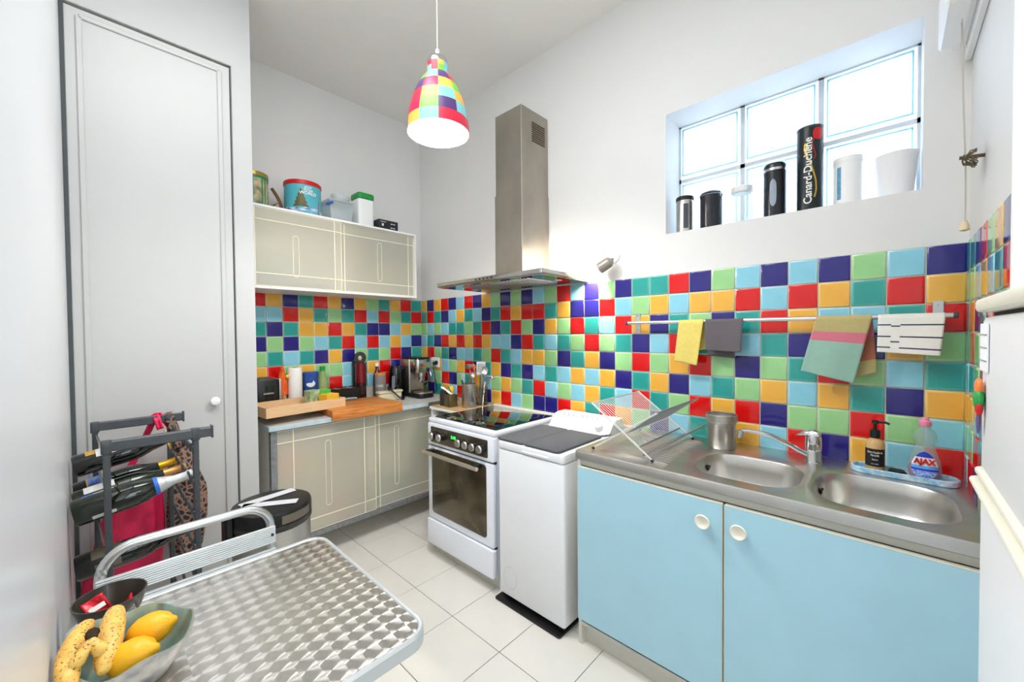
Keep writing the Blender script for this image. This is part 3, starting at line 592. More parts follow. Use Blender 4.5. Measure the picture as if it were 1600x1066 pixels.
frost_door(wc, .322, -.895, -.288, cz0 + .016, cz1 - .016, -.578, 1.800, 2.085, .05)
# things glimpsed behind the frosted doors
def blob(name, label, cat, x0, x1, y0, y1, z0, z1, rgb, rim=None, grp=None):
    o = part(name, M().rbox(x0, x1, y0, y1, z0, z1, min(x1 - x0, y1 - y0) * .3, 'Z', .006), mat('c_%d_%d_%d' % rgb, rgb, .5, noise=.06)); tagt(o, label, cat)
    part('lid', M().rbox(x0 - .003, x1 + .003, y0 - .003, y1 + .003, z1, z1 + .014, min(x1 - x0, y1 - y0) * .3, 'Z', .003), mat('lid_%d' % rgb[0], tuple(min(255, v + 25) for v in rgb), .5, noise=.04), o)
    return o
blob('storage_tub', 'orange tub blurred behind the left frosted door, upper shelf of the low cabinet', 'tub', .28, .46, -1.33, -1.19, .538, .70, (232, 150, 110))
blob('storage_box', 'yellow box blurred behind the lower left frosted door', 'box', .30, .44, -1.18, -1.09, .538, .66, (228, 214, 130))
blob('storage_jar', 'small pink jar blurred at the foot of the lower left frosted door', 'jar', .32, .42, -.98, -.89, .182, .30, (214, 110, 120))
blob('storage_crate', 'green crate blurred behind the right frosted door of the low cabinet', 'crate', .22, .44, -.40, -.14, .538, .62, (70, 160, 110))
blob('cooking_pot', 'dark blue pot blurred low behind the right frosted door of the low cabinet', 'pot', .22, .44, -.68, -.34, .182, .27, (70, 96, 150))
blob('casserole', 'dark grey casserole blurred low on the left in the wall cabinet', 'pot', .10, .30, -1.40, -1.20, 1.706, 1.83, (70, 84, 96))
blob('serving_dish', 'flat blue dish blurred at the bottom of the wall cabinet', 'dish', .08, .30, -1.14, -.94, 1.706, 1.745, (96, 120, 140))
blob('mug', 'brownish cup blurred on the wall cabinet upper shelf behind the right door', 'cup', .18, .27, -.80, -.70, 1.949, 2.05, (190, 150, 125))
blob('mixing_bowl', 'blue bowl blurred on the wall cabinet upper shelf, right end', 'bowl', .12, .27, -.52, -.36, 1.949, 2.07, (96, 116, 140))
for k, y in enumerate((-.72, -.63, -.53)): blob('glass_jar', ('leftmost', 'middle', 'rightmost')[k] + ' of three pale jars blurred at the bottom right of the wall cabinet', 'jar', .22, .29, y, y + .055, 1.706, 1.76 + .012 * k, (228, 224 - k, 212))
# --- narrow stand in the corner with cork top
cs = thing('corner_stand', 'narrow white stand with cork top in the corner beside the cooker', 'stand', (.75, -.15, 0))
m = M(); m.box(.600, .925, -.345, -.02, .848, .866, .001).box(.606, .624, -.335, -.02, 0, .848).box(.90, .918, -.335, -.02, 0, .848).box(.624, .90, -.335, -.31, .12, .80); part('carcass', m, WPLAS, cs)
part('cork_top', M().box(.606, .920, -.338, -.03, .866, .8715, .001), CORK, cs)
# ================================================================= PENDANT, SPOT
pl = thing('pendant_lamp', 'bell-shaped patchwork pendant lamp of coloured squares, switched on', 'lamp', (1.634, -1.0, 2.29))
pc = (1.634, -1.0, 2.287)
prof = [(.136, 0), (.134, .03), (.129, .07), (.121, .11), (.109, .15), (.093, .19), (.073, .225), (.052, .252), (.046, .258), (.045, .30), (.040, .318)]
pm = []
for nm, rgb in (('lamp_red', (214, 40, 66)), ('lamp_green', (120, 196, 66)), ('lamp_purple', (84, 56, 110)), ('lamp_cyan', (128, 198, 206)), ('lamp_yellow', (238, 180, 76)), ('lamp_magenta', (200, 30, 80))): pm.append(mat(nm, rgb, .35, noise=.03))
t = bmesh.new(); NS = 40; seq = [[0, 3, 4, 1, 0, 3, 5], [5, 2, 1, 4, 0, 3, 1], [4, 3, 0, 2, 1, 0, 4], [0, 1, 2, 5, 3, 2, 0], [3, 0, 4, 1, 2, 5, 3], [1, 4, 3, 0, 4, 1, 2], [2, 0, 1, 3, 0, 4, 5], [4, 5, 0, 2, 1, 3, 0], [3, 1, 4, 5, 3, 0, 1], [0, 2, 3, 4, 2, 1, 4]]
def pz(h):
    for (r0, z0), (r1, z1) in zip(prof, prof[1:]):
        if h <= z1: return r0 + (r1 - r0) * (h - z0) / (z1 - z0)
    return prof[-1][0]
hs = [0, .025, .05, .0751, .10, .125, .1501, .175, .20, .2251, .25, .258, .28, .30, .318]
V = [[t.verts.new((pz(h) * math.cos(2 * PI * i / NS), pz(h) * math.sin(2 * PI * i / NS), h)) for i in range(NS)] for h in hs]
for j in range(len(hs) - 1):
    for i in range(NS):
        f = t.faces.new((V[j][i], V[j][(i + 1) % NS], V[j + 1][(i + 1) % NS], V[j + 1][i])); cc = i // 4
        f.material_index = seq[cc % 10][min(6, int((hs[j] + (.02 if cc % 2 else 0)) / .05))]
me = bpy.data.meshes.new('shade'); t.to_mesh(me); t.free(); me.transform(Matrix.Translation(pc)); sh = finish('shade', me, pm, pl)
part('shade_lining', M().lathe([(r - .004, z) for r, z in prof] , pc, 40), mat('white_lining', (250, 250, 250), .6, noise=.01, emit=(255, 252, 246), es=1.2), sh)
part('cap', M().lathe([(.0455, .300), (.044, .312), (.038, .326), (.026, .336), (.010, .342), (0, .343)], pc), CHROME, pl)
part('cord_grip', M().lathe([(.008, .34), (.008, .366), (.004, .37)], pc, 12), WPLAS, pl)
part('cord', M().cyl((pc[0], pc[1], pc[2] + .35), (pc[0], pc[1], CZ), .0024, None, 8), mat('cable_cream', (206, 198, 176), .5, noise=.02), pl)
part('bulb', M().sphere((pc[0], pc[1], pc[2] + .125), .030, (1, 1, 1.1), 16), mat('lit_bulb', (255, 255, 250), .5, noise=.01, emit=(255, 250, 240), es=14), pl)
MC['lit_bulb']
sl = thing('wall_spotlight', 'small grey and white spotlight on the wall right of the hood, lit', 'lamp', (1.93, 0, 1.83))
part('wall_plate', M().lathe([(0, 0), (.040, 0), (.040, .006), (.036, .009), (0, .010)], mtx=Matrix.Translation((1.932, -.0005, 1.842)) @ Matrix.Rotation(PI / 2, 4, 'X')), WPLAS, sl)
part('screw', M().cyl((1.932, -.009, 1.826), (1.932, -.012, 1.826), .003), BLACK, sl)
part('arm', M().tube([(1.932, -.009, 1.825), (1.932, -.04, 1.818), (1.93, -.055, 1.80)], .006, 8), GREYMET, sl)
a = Vector((1.935, -.072, 1.793)); d = Vector((-.80, -.10, -.42)).normalized(); q = d.to_track_quat('Z', 'Y').to_matrix().to_4x4(); q.translation = a - d * .03
lh = part('lamp_head', M().lathe([(0, 0), (.016, .002), (.028, .012), (.031, .03), (.032, .085), (.030, .085), (.028, .03), (0, .028)], mtx=q), mat('lamp_grey', (150, 142, 134), .4, .2, noise=.03), sl)
part('bulb', M().sphere(a + d * .018, .014), mat('spot_bulb', (255, 250, 230), .5, noise=.01, emit=(255, 236, 200), es=8), lh)
# ================================================================= TOWEL RAIL AND CLOTHS
rl = thing('towel_rail', 'long thin grey towel rail across the sink wall', 'towel rail', (2.65, -.006, 1.40))
part('bar', M().cyl((2.052, -.062, 1.455), (3.248, -.062, 1.455), .0085, None, 14, .001), ALU, rl)
for x in (2.085, 3.212):
    b = part('bracket', M().box(x - .014, x + .014, -.0125, -.006, 1.400, 1.508, .001).box(x - .006, x + .006, -.062, -.010, 1.449, 1.461), ALU, rl)
    for z in (1.415, 1.493): part('screw', M().cyl((x, -.012, z), (x, -.0145, z), .004, None, 8), STEEL, b)
for x in (2.048, 3.250): part('end_cap', M().cyl((x - .006, -.062, 1.455), (x + .006, -.062, 1.455), .011, None, 14, .002), GREYMET, rl)
def cloth(name, label, tl, tr, bl_, br, backl, backr, mats, bandf, amp=.004, nu=18, nv=30, seed=1, folds=3):
    # front: top-left/right x, bottom corners (x,z); back corners (x,z)
    rnd = random.Random(seed); ph = rnd.uniform(0, 6); t = bmesh.new(); R = .0105; rows = []
    for j in range(-nv // 2, nv + 1):
        if j >= 0: v = j / nv
        else: v = j / (nv // 2)
        row = []
        for i in range(nu + 1):
            u = i / nu
            if v >= 0:
                xt = tl + (tr - tl) * u; xb = bl_[0] + (br[0] - bl_[0]) * u; zb = bl_[1] + (br[1] - bl_[1]) * u
                z = 1.455 + (zb - 1.455) * v; x = xt + (xb - xt) * v; y = -.062 - R - .002 - amp * (.5 + .5 * math.sin(u * folds * 6.28 + ph + v)) * min(1, v * 2) - .006 * v
                if v < .02: y, z = -.062 - R * .7, 1.455 + R * .75
            else:
                w_ = -v; xt = tl + (tr - tl) * u; xb = backl[0] + (backr[0] - backl[0]) * u; zb = backl[1] + (backr[1] - backl[1]) * u
                z = 1.455 + R * .9 + (zb - 1.455 - R * .9) * w_; x = xt + (xb - xt) * min(1, w_ * 1.2); y = -.062 + R + .002 + amp * (.5 + .5 * math.sin(u * folds * 5 + ph * 2)) * min(1, w_ * 2)
                if w_ < .1: y, z = -.062 + R * .6, 1.455 + R * .8
            row.append(t.verts.new((x, y, z)))
        rows.append((v, row))
    for (v0, A), (v1, B) in zip(rows, rows[1:]):
        for i in range(nu):
            f = t.faces.new((A[i], A[i + 1], B[i + 1], B[i])); f.material_index = bandf((v0 + v1) / 2, (i + .5) / nu)
    bmesh.ops.recalc_face_normals(t, faces=t.faces[:])
    me = bpy.data.meshes.new(name); t.to_mesh(me); t.free(); o = finish(name, me, mats, None, ang=1.5)
    md = o.modifiers.new('s', 'SOLIDIFY'); md.thickness = .0026; md.offset = 0
    return tagt(o, label, 'towel')
YEL = mat('yellow_microfibre', (226, 206, 112), .95, noise=.08, nscale=60, bump=.1, bscale=400)
cloth('cleaning_cloth', 'small yellow cloth hanging at the left of the towel rail', 2.330, 2.445, (2.312, 1.262), (2.418, 1.244), (2.352, 1.30), (2.458, 1.325), [YEL], lambda v, u: 0, seed=2, folds=1)
WAF = mat('waffle_grey', (100, 94, 98), .95, noise=.05, nscale=60); nt = WAF.node_tree
ck_ = nt.nodes.new('ShaderNodeTexChecker'); ck_.inputs['Scale'].default_value = 200; bq = nt.nodes.new('ShaderNodeBump'); bq.inputs['Strength'].default_value = .6; bq.inputs['Distance'].default_value = .002; nt.links.new([n for n in nt.nodes if n.type == 'TEX_COORD'][0].outputs['Object'], ck_.inputs[0]); nt.links.new(ck_.outputs[1], bq.inputs['Height']); nt.links.new(bq.outputs[0], nt.nodes['Principled BSDF'].inputs['Normal'])
cloth('waffle_towel', 'dark grey waffle towel folded over the rail beside the yellow cloth', 2.452, 2.612, (2.457, 1.318), (2.608, 1.312), (2.462, 1.292), (2.572, 1.282), [WAF], lambda v, u: 0, amp=.006, seed=3, folds=1)
cols = [mat('towel_olive', (184, 170, 116), .95, noise=.06, nscale=80), mat('towel_pink', (206, 116, 134), .95, noise=.06, nscale=80), mat('towel_sage', (146, 184, 168), .95, noise=.05, nscale=80), mat('towel_rust', (176, 108, 84), .95, noise=.06, nscale=80)]
def band(v, u):
    if v < 0: return 3 if -.75 < v < -.35 else (1 if v > -.35 and v < -.1 else 0)
    return 0 if v < .25 else (1 if v < .41 else 2)
cloth('tea_towel', 'sage green tea towel with pink and olive bands hanging on the rail', 2.872, 3.040, (2.824, 1.243), (2.990, 1.203), (2.97, 1.215), (3.052, 1.245), cols, band, amp=.005, nv=50, nu=26, seed=5, folds=1)
st_ = [mat('towel_white', (236, 234, 228), .95, noise=.03, nscale=60), mat('towel_navy', (52, 58, 88), .95, noise=.05)]
def stripe(v, u):
    q = abs(v); k = (q * 3.5 + .0) % 1
    off = .5 if .22 < u < .34 else 0
    if u > .34 or u < .22: return 1 if any(abs(q - c) < .018 for c in (.24, .55, .86)) else 0
    return 1 if any(abs(q - c) < .018 for c in (.27, .70)) else 0
cloth('striped_towel', 'white towel with thin navy stripes at the right end of the rail', 3.056, 3.226, (3.054, 1.326), (3.214, 1.316), (3.07, 1.332), (3.215, 1.33), st_, stripe, amp=.004, nv=56, nu=28, seed=7, folds=1)
# ================================================================= SINK SIDE OBJECTS
dk = thing('dish_rack', 'empty folding wire dish rack standing crossed open on the drainer', 'dish rack', (2.28, -.325, ZT + .003))
ya_, yb_ = -.55, -.10
for y in (ya_, yb_):
    part('leg', M().tube([(2.130, y, 1.093), (2.410, y, ZT + .006)], .0038, 8), WIRE, dk)
    part('leg', M().tube([(2.130, y + .006, ZT + .006), (2.428, y + .006, 1.088)], .0038, 8), WIRE, dk)
    part('prop', M().tube([(2.365, y + .004, .905), (2.463, y + .004, .969)], .0035, 8), GREYW, dk)
for x, z in ((2.130, 1.093), (2.428, 1.088), (2.278, .975), (2.463, .969), (2.372, .912), (2.345, .935)): part('crossbar', M().tube([(x, ya_, z), (x, yb_ + .006, z)], .0034, 8), WIRE if x < 2.3 else GREYW, dk)
def wires(name, p, q, n, mt, r=.0014):
    m = M()
    for k in range(1, n): y = ya_ + (yb_ - ya_) * k / n; m.tube([(p[0], y, p[1]), (q[0], y, q[1])], r, 5)
    part(name, m, mt, dk, kind='stuff')
wires('wire_grid', (2.130, 1.093), (2.345, .935), 25, WIRE, .0017); wires('wire_grid', (2.278, .975), (2.428, 1.088), 25, GREYW); wires('wire_grid', (2.365, .907), (2.463, .969), 25, GREYW)
m = M()
for x in (2.135, 2.405):
    for y in (ya_, yb_): part('rubber_foot', M().sphere((x, y, ZT + .0075), .0065, (1.2, 1, 1), 10), BLACK, dk)
m.bm.free()
o = part('utensil_pot', M().lathe([(0, 0), (.052, 0), (.056, .006), (.058, .112), (.064, .120), (.064, .148), (.062, .150), (.060, .148), (.060, .120), (.055, .112), (.053, .008), (0, .006)], (2.542, -.135, ZT + .0005), 36), STEEL)
tagt(o, 'empty brushed steel pot standing behind the left basin', 'pot')
# tray with soap and dish liquid
TRB = mat('blue_speckled_tray', (120, 180, 216), .35, rgb2=(206, 226, 236), nscale=55)
tx0, tx1, ty0, ty1 = 2.985, 3.262, -.160, -.068
t = bmesh.new(); prev = None
for ins, z in ((.004, 0), (0, .004), (0, .019), (.003, .022), (.007, .020), (.009, .007)):
    ring = [t.verts.new((p[0], p[1], ZT + .0006 + z)) for p in rrect(tx0 + ins, tx1 - ins, ty0 + ins, ty1 - ins, .044 - ins, 8)]
    if prev:
        for i in range(len(ring)): t.faces.new((prev[i], prev[(i + 1) % len(ring)], ring[(i + 1) % len(ring)], ring[i]))
    else: t.faces.new(ring[::-1])
    prev = ring
t.faces.new(prev); bmesh.ops.recalc_face_normals(t, faces=t.faces[:]); m = M(); m._add(t)
tagt(part('soap_tray', m, TRB), 'long oval blue speckled tray behind the right basin', 'tray')
TZ = ZT + .0085
sd = thing('soap_dispenser', 'amber liquid soap bottle with black pump and black label on the blue tray', 'soap bottle', (3.052, -.125, TZ))
sc = (3.052, -.125, TZ); sa = face_cam(sc)
part('bottle', M().lathe([(0, 0), (.025, 0), (.027, .004), (.027, .100), (.022, .112), (.014, .118), (.012, .122), (0, .122)], sc, 28), clear('soap_plastic', (226, 190, 130), .12, .72), sd)
lb = part('label', curved(sc, .0272, sa, 1.25, TZ + .022, TZ + .085), BLACK, sd)
LWH = mat('label_white', (236, 236, 230), .6, noise=.02)
for s_, z, body in ((.0105, .073, 'Savon liquide de'), (.0105, .062, 'Marseille'), (.009, .047, 'Nature'), (.005, .032, 'peaux sensibles')):
    text('lettering', body, s_, LWH, lb, None, None, None, .0002, .0276, (sc[0], sc[1], TZ + z), sa, sx=.62)
pmp = part('pump', M().lathe([(0, .122), (.015, .122), (.015, .148), (.0125, .150), (.006, .152), (.005, .172), (.010, .175), (.011, .182), (.007, .185), (0, .186)], sc, 20), BLACK, sd)
part('nozzle', M().tube([(sc[0], sc[1], TZ + .180), (sc[0] + .028, sc[1] - .004, TZ + .181), (sc[0] + .038, sc[1] - .006, TZ + .176)], .0042, 8), BLACK, pmp)
aj = thing('dish_liquid', 'pink dish liquid in a clear waisted bottle with a red AJAX label', 'bottle', (3.178, -.118, TZ))
def oval(z):
    pr = [(0, .030, .020), (.008, .038, .024), (.030, .042, .026), (.060, .039, .024), (.090, .031, .020), (.112, .0245, .017), (.122, .0235, .0165), (.138, .029, .018), (.155, .029, .017), (.170, .020, .014), (.176, .013, .012), (.182, .012, .012)]
    for (z0, a0_, b0_), (z1, a1_, b1_) in zip(pr, pr[1:]):
        if z <= z1: k = (z - z0) / (z1 - z0); return a0_ + (a1_ - a0_) * k, b0_ + (b1_ - b0_) * k
    return pr[-1][1], pr[-1][2]
ca = face_cam((3.178, -.118)); rv = Vector((-math.sin(ca), math.cos(ca), 0)); nvv = Vector((math.cos(ca), math.sin(ca), 0)); AC = Vector((3.178, -.118, TZ))
def body_grid(z0, z1, sc_, n=18):
    t = bmesh.new(); prev = None
    for k in range(n + 1):
        z = z0 + (z1 - z0) * k / n; a_, b_ = oval(z); a_ *= sc_; b_ *= sc_
        ring = [t.verts.new(AC + rv * (a_ * math.cos(2 * PI * i / 32)) + nvv * (b_ * math.sin(2 * PI * i / 32)) + Vector((0, 0, z))) for i in range(32)]
        if prev:
            for i in range(32): t.faces.new((prev[i], prev[(i + 1) % 32], ring[(i + 1) % 32], ring[i]))
        else: t.faces.new(ring)
        prev = ring
    t.faces.new(prev); bmesh.ops.recalc_face_normals(t, faces=t.faces[:]); m = M(); m._add(t); return m
part('bottle', body_grid(0, .182, 1.0, 26), clear('clear_plastic', (214, 226, 224), .05, .28), aj)
part('liquid', body_grid(.002, .048, .94, 10), mat('pink_liquid', (214, 50, 120), .15, noise=.02), aj)
m = M(); m.lathe([(0, .182), (.015, .182), (.017, .188), (.016, .198), (.011, .202), (.009, .210), (.004, .213), (0, .213)], tuple(AC), 20); part('cap', m, mat('pink_cap', (232, 140, 170), .4, noise=.03), aj)
def lab(name, fn, mt, lift):
    # a patch following the bottle's front, fn gives half width at height
    z0, z1 = fn[0][0], fn[-1][0]
    def hw(z):
        for (a, wa), (b, wb_) in zip(fn, fn[1:]):
            if z <= b: return wa + (wb_ - wa) * (z - a) / max(1e-6, b - a)
        return fn[-1][1]
    m = M()
    def P(u, v):
        z = z0 + (z1 - z0) * v; a_, b_ = oval(z); x = (u - .5) * 2 * hw(z); y = b_ * math.sqrt(max(0, 1 - min(.98, (x / a_) ** 2))) + lift
        return AC + rv * x + nvv * y + Vector((0, 0, z))
    m.grid(P, 16, 14); return part(name, m, mt, aj)
lb = lab('label', [(.012, .020), (.020, .028), (.040, .033), (.060, .030), (.080, .022), (.092, .012), (.098, .002)], mat('ajax_white', (238, 240, 246), .4, noise=.01), .0010)
def sub(fn, mt, lift): o = lab('label_band', fn, mt, lift); o.parent = lb; return o
BL1 = mat('ajax_blue', (40, 60, 190), .4, noise=.04)
sub([(.012, .0195), (.020, .0275), (.033, .0322)], mat('ajax_bubbles', (70, 110, 220), .4, rgb2=(200, 220, 250), nscale=160), .0016); sub([(.033, .0322), (.040, .0327)], BL1, .0016); sub([(.040, .0327), (.050, .0318)], mat('ajax_sky', (100, 170, 240), .4, noise=.05), .0016)
sub([(.078, .0228), (.092, .0118), (.098, .0015)], BL1, .0016)
to = text('brand_lettering', 'AJAX', .026, RED, lb, AC + nvv * .0262 + Vector((0, 0, .064)), rv, (0, 0, 1), .0008, bold=.0012, sx=.86)
sg = thing('scouring_sponge', 'dark scrubbing sponge lying on the tray between the two bottles', 'sponge', (3.112, -.118, TZ))
part('pad', M().rbox(3.086, 3.136, -.142, -.092, TZ, TZ + .008, .015, 'Z', .003), mat('sponge_black', (26, 32, 36), .6, noise=.3, nscale=120, bump=.3, bscale=200), sg); part('scourer', M().rbox(3.090, 3.130, -.138, -.096, TZ + .008, TZ + .014, .012, 'Z', .002), mat('scourer_green', (22, 52, 48), .9, noise=.4, nscale=150), sg)
# ================================================================= WINDOW SILL
SZ = wz0 + .001
def canister(name, label, cat, x, r, h, mt, parts_, y=.065, flare=1.0):
    t = thing(name, label, cat, (x, y, SZ)); part('body', M().lathe([(0, 0), (r - .003, 0), (r, .003), (r * flare, h), (r * flare - .003, h), (0, h)], (x, y, SZ), 32), mt, t)
    return t, face_cam((x, y))
DK = mat('dark_enamel', (30, 32, 38), .25, noise=.05)
t, a = canister('tea_canister', 'small steel canister with black lid and window, leftmost on the sill', 'canister', 2.309, .042, .165, STEEL, 0)
part('lid', M().lathe([(0, .165), (.043, .165), (.044, .168), (.044, .182), (.040, .187), (0, .188)], (2.309, .065, SZ)), BLACK, t); part('window_strip', curved((2.309, .065), .042, a + .1, .28, SZ + .02, SZ + .145), mat('strip_grey', (70, 74, 78), .2, noise=.05), t)
t, a = canister('storage_jar', 'dark enamel jar with domed lid and wire clip, second from the left on the sill', 'jar', 2.436, .050, .160, DK, 0)
part('lid', M().lathe([(.052, .160), (.053, .168), (.046, .178), (.025, .186), (0, .188)], (2.436, .065, SZ)), DK, t); m = M(); m.tube([(2.436 + .052 * math.cos(q), .065 + .052 * math.sin(q), SZ + .163) for q in [i / 20 * 2 * PI for i in range(20)]], .0018, 6, closed=True); m.tube([(2.480, .035, SZ + .175), (2.492, .03, SZ + .165), (2.488, .03, SZ + .145)], .002, 6); part('clip', m, CHROME, t)
gj = thing('glass_jar', 'round clear glass jar with a flat white lid on the sill', 'jar', (2.572, .068, SZ))
part('glass', M().lathe([(0, 0), (.034, 0), (.048, .02), (.056, .06), (.054, .10), (.042, .135), (.036, .145), (.034, .145), (.040, .134), (.051, .10), (.053, .06), (.045, .022), (0, .006)], (2.572, .068, SZ), 32), clear('jar_glass', (240, 243, 243), .03, .22), gj); part('lid', M().lathe([(0, .145), (.044, .145), (.046, .148), (.046, .170), (.043, .173), (0, .173)], (2.572, .068, SZ)), WPLAS, gj)
m = M(); m.tube([(2.622, .060, SZ + .135), (2.640, .056, SZ + .12), (2.642, .056, SZ + .07), (2.628, .058, SZ + .045)], .004, 8); part('handle', m, clear('jar_glass', (222, 236, 236)), gj)
t, a = canister('coffee_canister', 'tall black canister with a clear oval window and steel band on the sill', 'canister', 2.705, .043, .205, DK, 0)
part('band', M().lathe([(.0435, .205), (.0445, .206), (.0445, .216), (.0435, .217)], (2.705, .065, SZ)), CHROME, t); part('lid', M().lathe([(.043, .217), (.0435, .232), (.040, .238), (0, .240)], (2.705, .065, SZ)), DK, t)
m = M(); m.grid(lambda u, v: (2.705 + .0438 * math.cos(a - .15 + .30 * (u - .5) * 2 * math.sqrt(max(.02, 1 - abs(2 * v - 1) ** 4))), .065 + .0438 * math.sin(a - .15 + .30 * (u - .5) * 2 * math.sqrt(max(.02, 1 - abs(2 * v - 1) ** 4))), SZ + .045 + .12 * v), 9, 16); part('window', m, mat('frost_window', (150, 160, 172), .3, noise=.1), t)
t, a = canister('gift_tube', 'tall black cardboard tube lettered Canard-Duchêne with a red disc and gold ribbon', 'tube', 2.833, .046, .352, mat('tube_black', (22, 32, 34), .35, noise=.1), 0, .062)
tc3 = (2.833, .062)
part('rim', M().lathe([(.0465, .346), (.047, .348), (.047, .353), (.0455, .354)], (2.833, .062, SZ), 32), GREYMET, t)
text('lettering', 'Canard-Duchêne', .040, LWH, t, None, None, None, .0003, .0464, (tc3[0], tc3[1], SZ + .163), a - .12, vertical=True, bold=.0006)
m = M(); m.grid(lambda u, v: (tc3[0] + .0466 * math.cos(a + .62 + (v * .42) * math.cos(2 * PI * u)), tc3[1] + .0466 * math.sin(a + .62 + (v * .42) * math.cos(2 * PI * u)), SZ + .315 + v * .026 * math.sin(2 * PI * u)), 24, 4, True); part('red_disc', m, RED, t)
def ribbon(pts, wd, mt, nm):
    m = M(); n = len(pts)
    def P(u, v):
        k = u * (n - 1); i = min(n - 2, int(k)); f = k - i; da = pts[i][0] + (pts[i + 1][0] - pts[i][0]) * f; z = pts[i][1] + (pts[i + 1][1] - pts[i][1]) * f
        aa = a + da + (v - .5) * wd / .046; return (tc3[0] + .0468 * math.cos(aa), tc3[1] + .0468 * math.sin(aa), SZ + z)
    m.grid(P, 24, 2); part(nm, m, mt, t)
ribbon([(.35, .05), (.50, .08), (.46, .12), (.25, .16), (.0, .20), (-.30, .235), (-.42, .26), (-.36, .28), (-.20, .265), (-.30, .24)], .006, mat('gold_print', (196, 160, 60), .35, .4, noise=.1), 'gold_ribbon')
ribbon([(.30, .30), (.15, .275), (.30, .25), (.45, .225), (.30, .21)], .003, RED, 'red_ribbon')
t, a = canister('measuring_canister', 'white plastic canister with a narrow blue level window on the sill', 'canister', 2.958, .046, .175, WPLAS, 0)
part('lid', M().lathe([(.0475, .170), (.048, .176), (.047, .190), (0, .192)], (2.958, .065, SZ)), WPLAS, t); part('level_window', curved((2.958, .065), .0462, a - .62, .16, SZ + .02, SZ + .15), mat('level_blue', (110, 170, 210), .25, noise=.3, nscale=60), t)
o = part('plastic_bowl', M().lathe([(0, 0), (.046, 0), (.050, .004), (.063, .155), (.065, .160), (.062, .161), (.048, .010), (0, .007)], (3.100, .072, SZ), 36), mat('bowl_white', (238, 238, 240), .4, noise=.01)); tagt(o, 'plain white tapered bowl, rightmost on the sill', 'bowl')
# ================================================================= ON THE WALL CABINET
WZ = cz1 + .001
t = thing('biscuit_tin', 'green and gold round tin half hidden by the closet wall, on the wall cabinet', 'tin', (.175, -1.352, WZ))
part('body', M().lathe([(0, 0), (.084, 0), (.085, .003), (.085, .205), (0, .205)], (.175, -1.352, WZ), 36), mat('tin_picture', (200, 182, 140), .3, rgb2=(96, 110, 84), nscale=22), t); part('lid', M().lathe([(.0855, .195), (.087, .197), (.087, .218), (.084, .221), (0, .221)], (.175, -1.352, WZ), 36), mat('tin_gold', (170, 140, 60), .3, .6, noise=.1), t)
m = M()
for a0_ in (-.9, -.25, .38, .62): m.grid(lambda u, v: (.175 + .0858 * math.cos(a0_ + .05 * (u - .5) * 2), -1.352 + .0858 * math.sin(a0_ + .05 * (u - .5) * 2), WZ + .004 + .19 * v), 3, 2)
for z in (.004, .180): m.lathe([(.0856, z), (.086, z + .001), (.086, z + .014), (.0856, z + .015)], (.175, -1.352, WZ), 36)
part('green_border', m, mat('tin_green', (16, 130, 90), .3, noise=.06), t)
xt = thing('christmas_tin', 'turquoise Christmas popcorn tin with red lid on the wall cabinet', 'tin', (.19, -1.062, WZ)); xc = (.19, -1.062); xa_ = face_cam(xc); XRr = .112
part('body', M().lathe([(0, 0), (XRr - .002, 0), (XRr, .003), (XRr, .205), (0, .205)], (*xc, WZ), 44), mat('tin_turquoise', (86, 178, 194), .3, noise=.04), xt)
part('lid', M().lathe([(XRr + .001, .196), (XRr + .003, .198), (XRr + .003, .221), (XRr, .225), (0, .225)], (*xc, WZ), 44), RED, xt)
def onc(u0, z0, pts, mt, nm, lift, par):
    t = bmesh.new(); vs = []
    for x, z in pts: a = xa_ + (u0 + x) / XRr; r = XRr + lift; vs.append(t.verts.new((xc[0] + r * math.cos(a), xc[1] + r * math.sin(a), WZ + z0 + z)))
    t.faces.new(vs); m = M(); m._add(t); return part(nm, m, mt, par)
tree = []
for k in range(5):
    w0 = .006 + k * .0085; z = .122 - k * .022; tree.append((w0, z))
    if k < 4: tree.append((w0 * .55, z - .004))
poly = [(0, .135)] + tree + [(-x, z) for x, z in tree[::-1]]
# tree as narrow horizontal strips so that it follows the round tin
m = M()
for k in range(24):
    z0 = k * .005; hw_ = lambda z: .044 * (1 - z / .128) * (1 + .14 * math.sin(z * 260)); m.grid(lambda u, v: (xc[0] + (XRr + .001) * math.cos(xa_ + (-.012 + (u - .5) * 2 * hw_(z0 + v * .005)) / XRr), xc[1] + (XRr + .001) * math.sin(xa_ + (-.012 + (u - .5) * 2 * hw_(z0 + v * .005)) / XRr), WZ + .05 + z0 + v * .005), 6, 2)
tp = part('printed_tree', m, mat('tree_print', (40, 84, 50), .4, rgb2=(120, 90, 40), nscale=130), xt)
m = M(); m.grid(lambda u, v: (xc[0] + (XRr + .0006) * math.cos(xa_ + (u - .5) * 2.6), xc[1] + (XRr + .0006) * math.sin(xa_ + (u - .5) * 2.6), WZ + .024 + .022 * v + .006 * math.cos(u * 9)), 30, 3); part('printed_snow', m, mat('snow_blue', (40, 84, 150), .4, rgb2=(210, 226, 236), nscale=30, stretch=(1, 1, 4)), xt)
for body, z, s_ in (('JOY', .176, .026), ('TO THE', .158, .015), ('WORLD', .140, .028)): text('lettering', body, s_, LWH, xt, None, None, None, .0003, XRr + .0006, (xc[0], xc[1], WZ + z), xa_ + .30, bold=.0006, sx=1.05)
m = M(); m.grid(lambda u, v: (xc[0] + (XRr + .0008) * math.cos(xa_ + .95 + .06 * u), xc[1] + (XRr + .0008) * math.sin(xa_ + .95 + .06 * u), WZ + .004 + .10 * v), 3, 2); part('red_strip', m, RED, xt)
cbx = thing('cardboard_box', 'open brown cardboard box with bent flaps between the two tins', 'box', (.13, -1.21, WZ)); CARD = mat('cardboard', (150, 112, 70), .9, noise=.15, nscale=30)
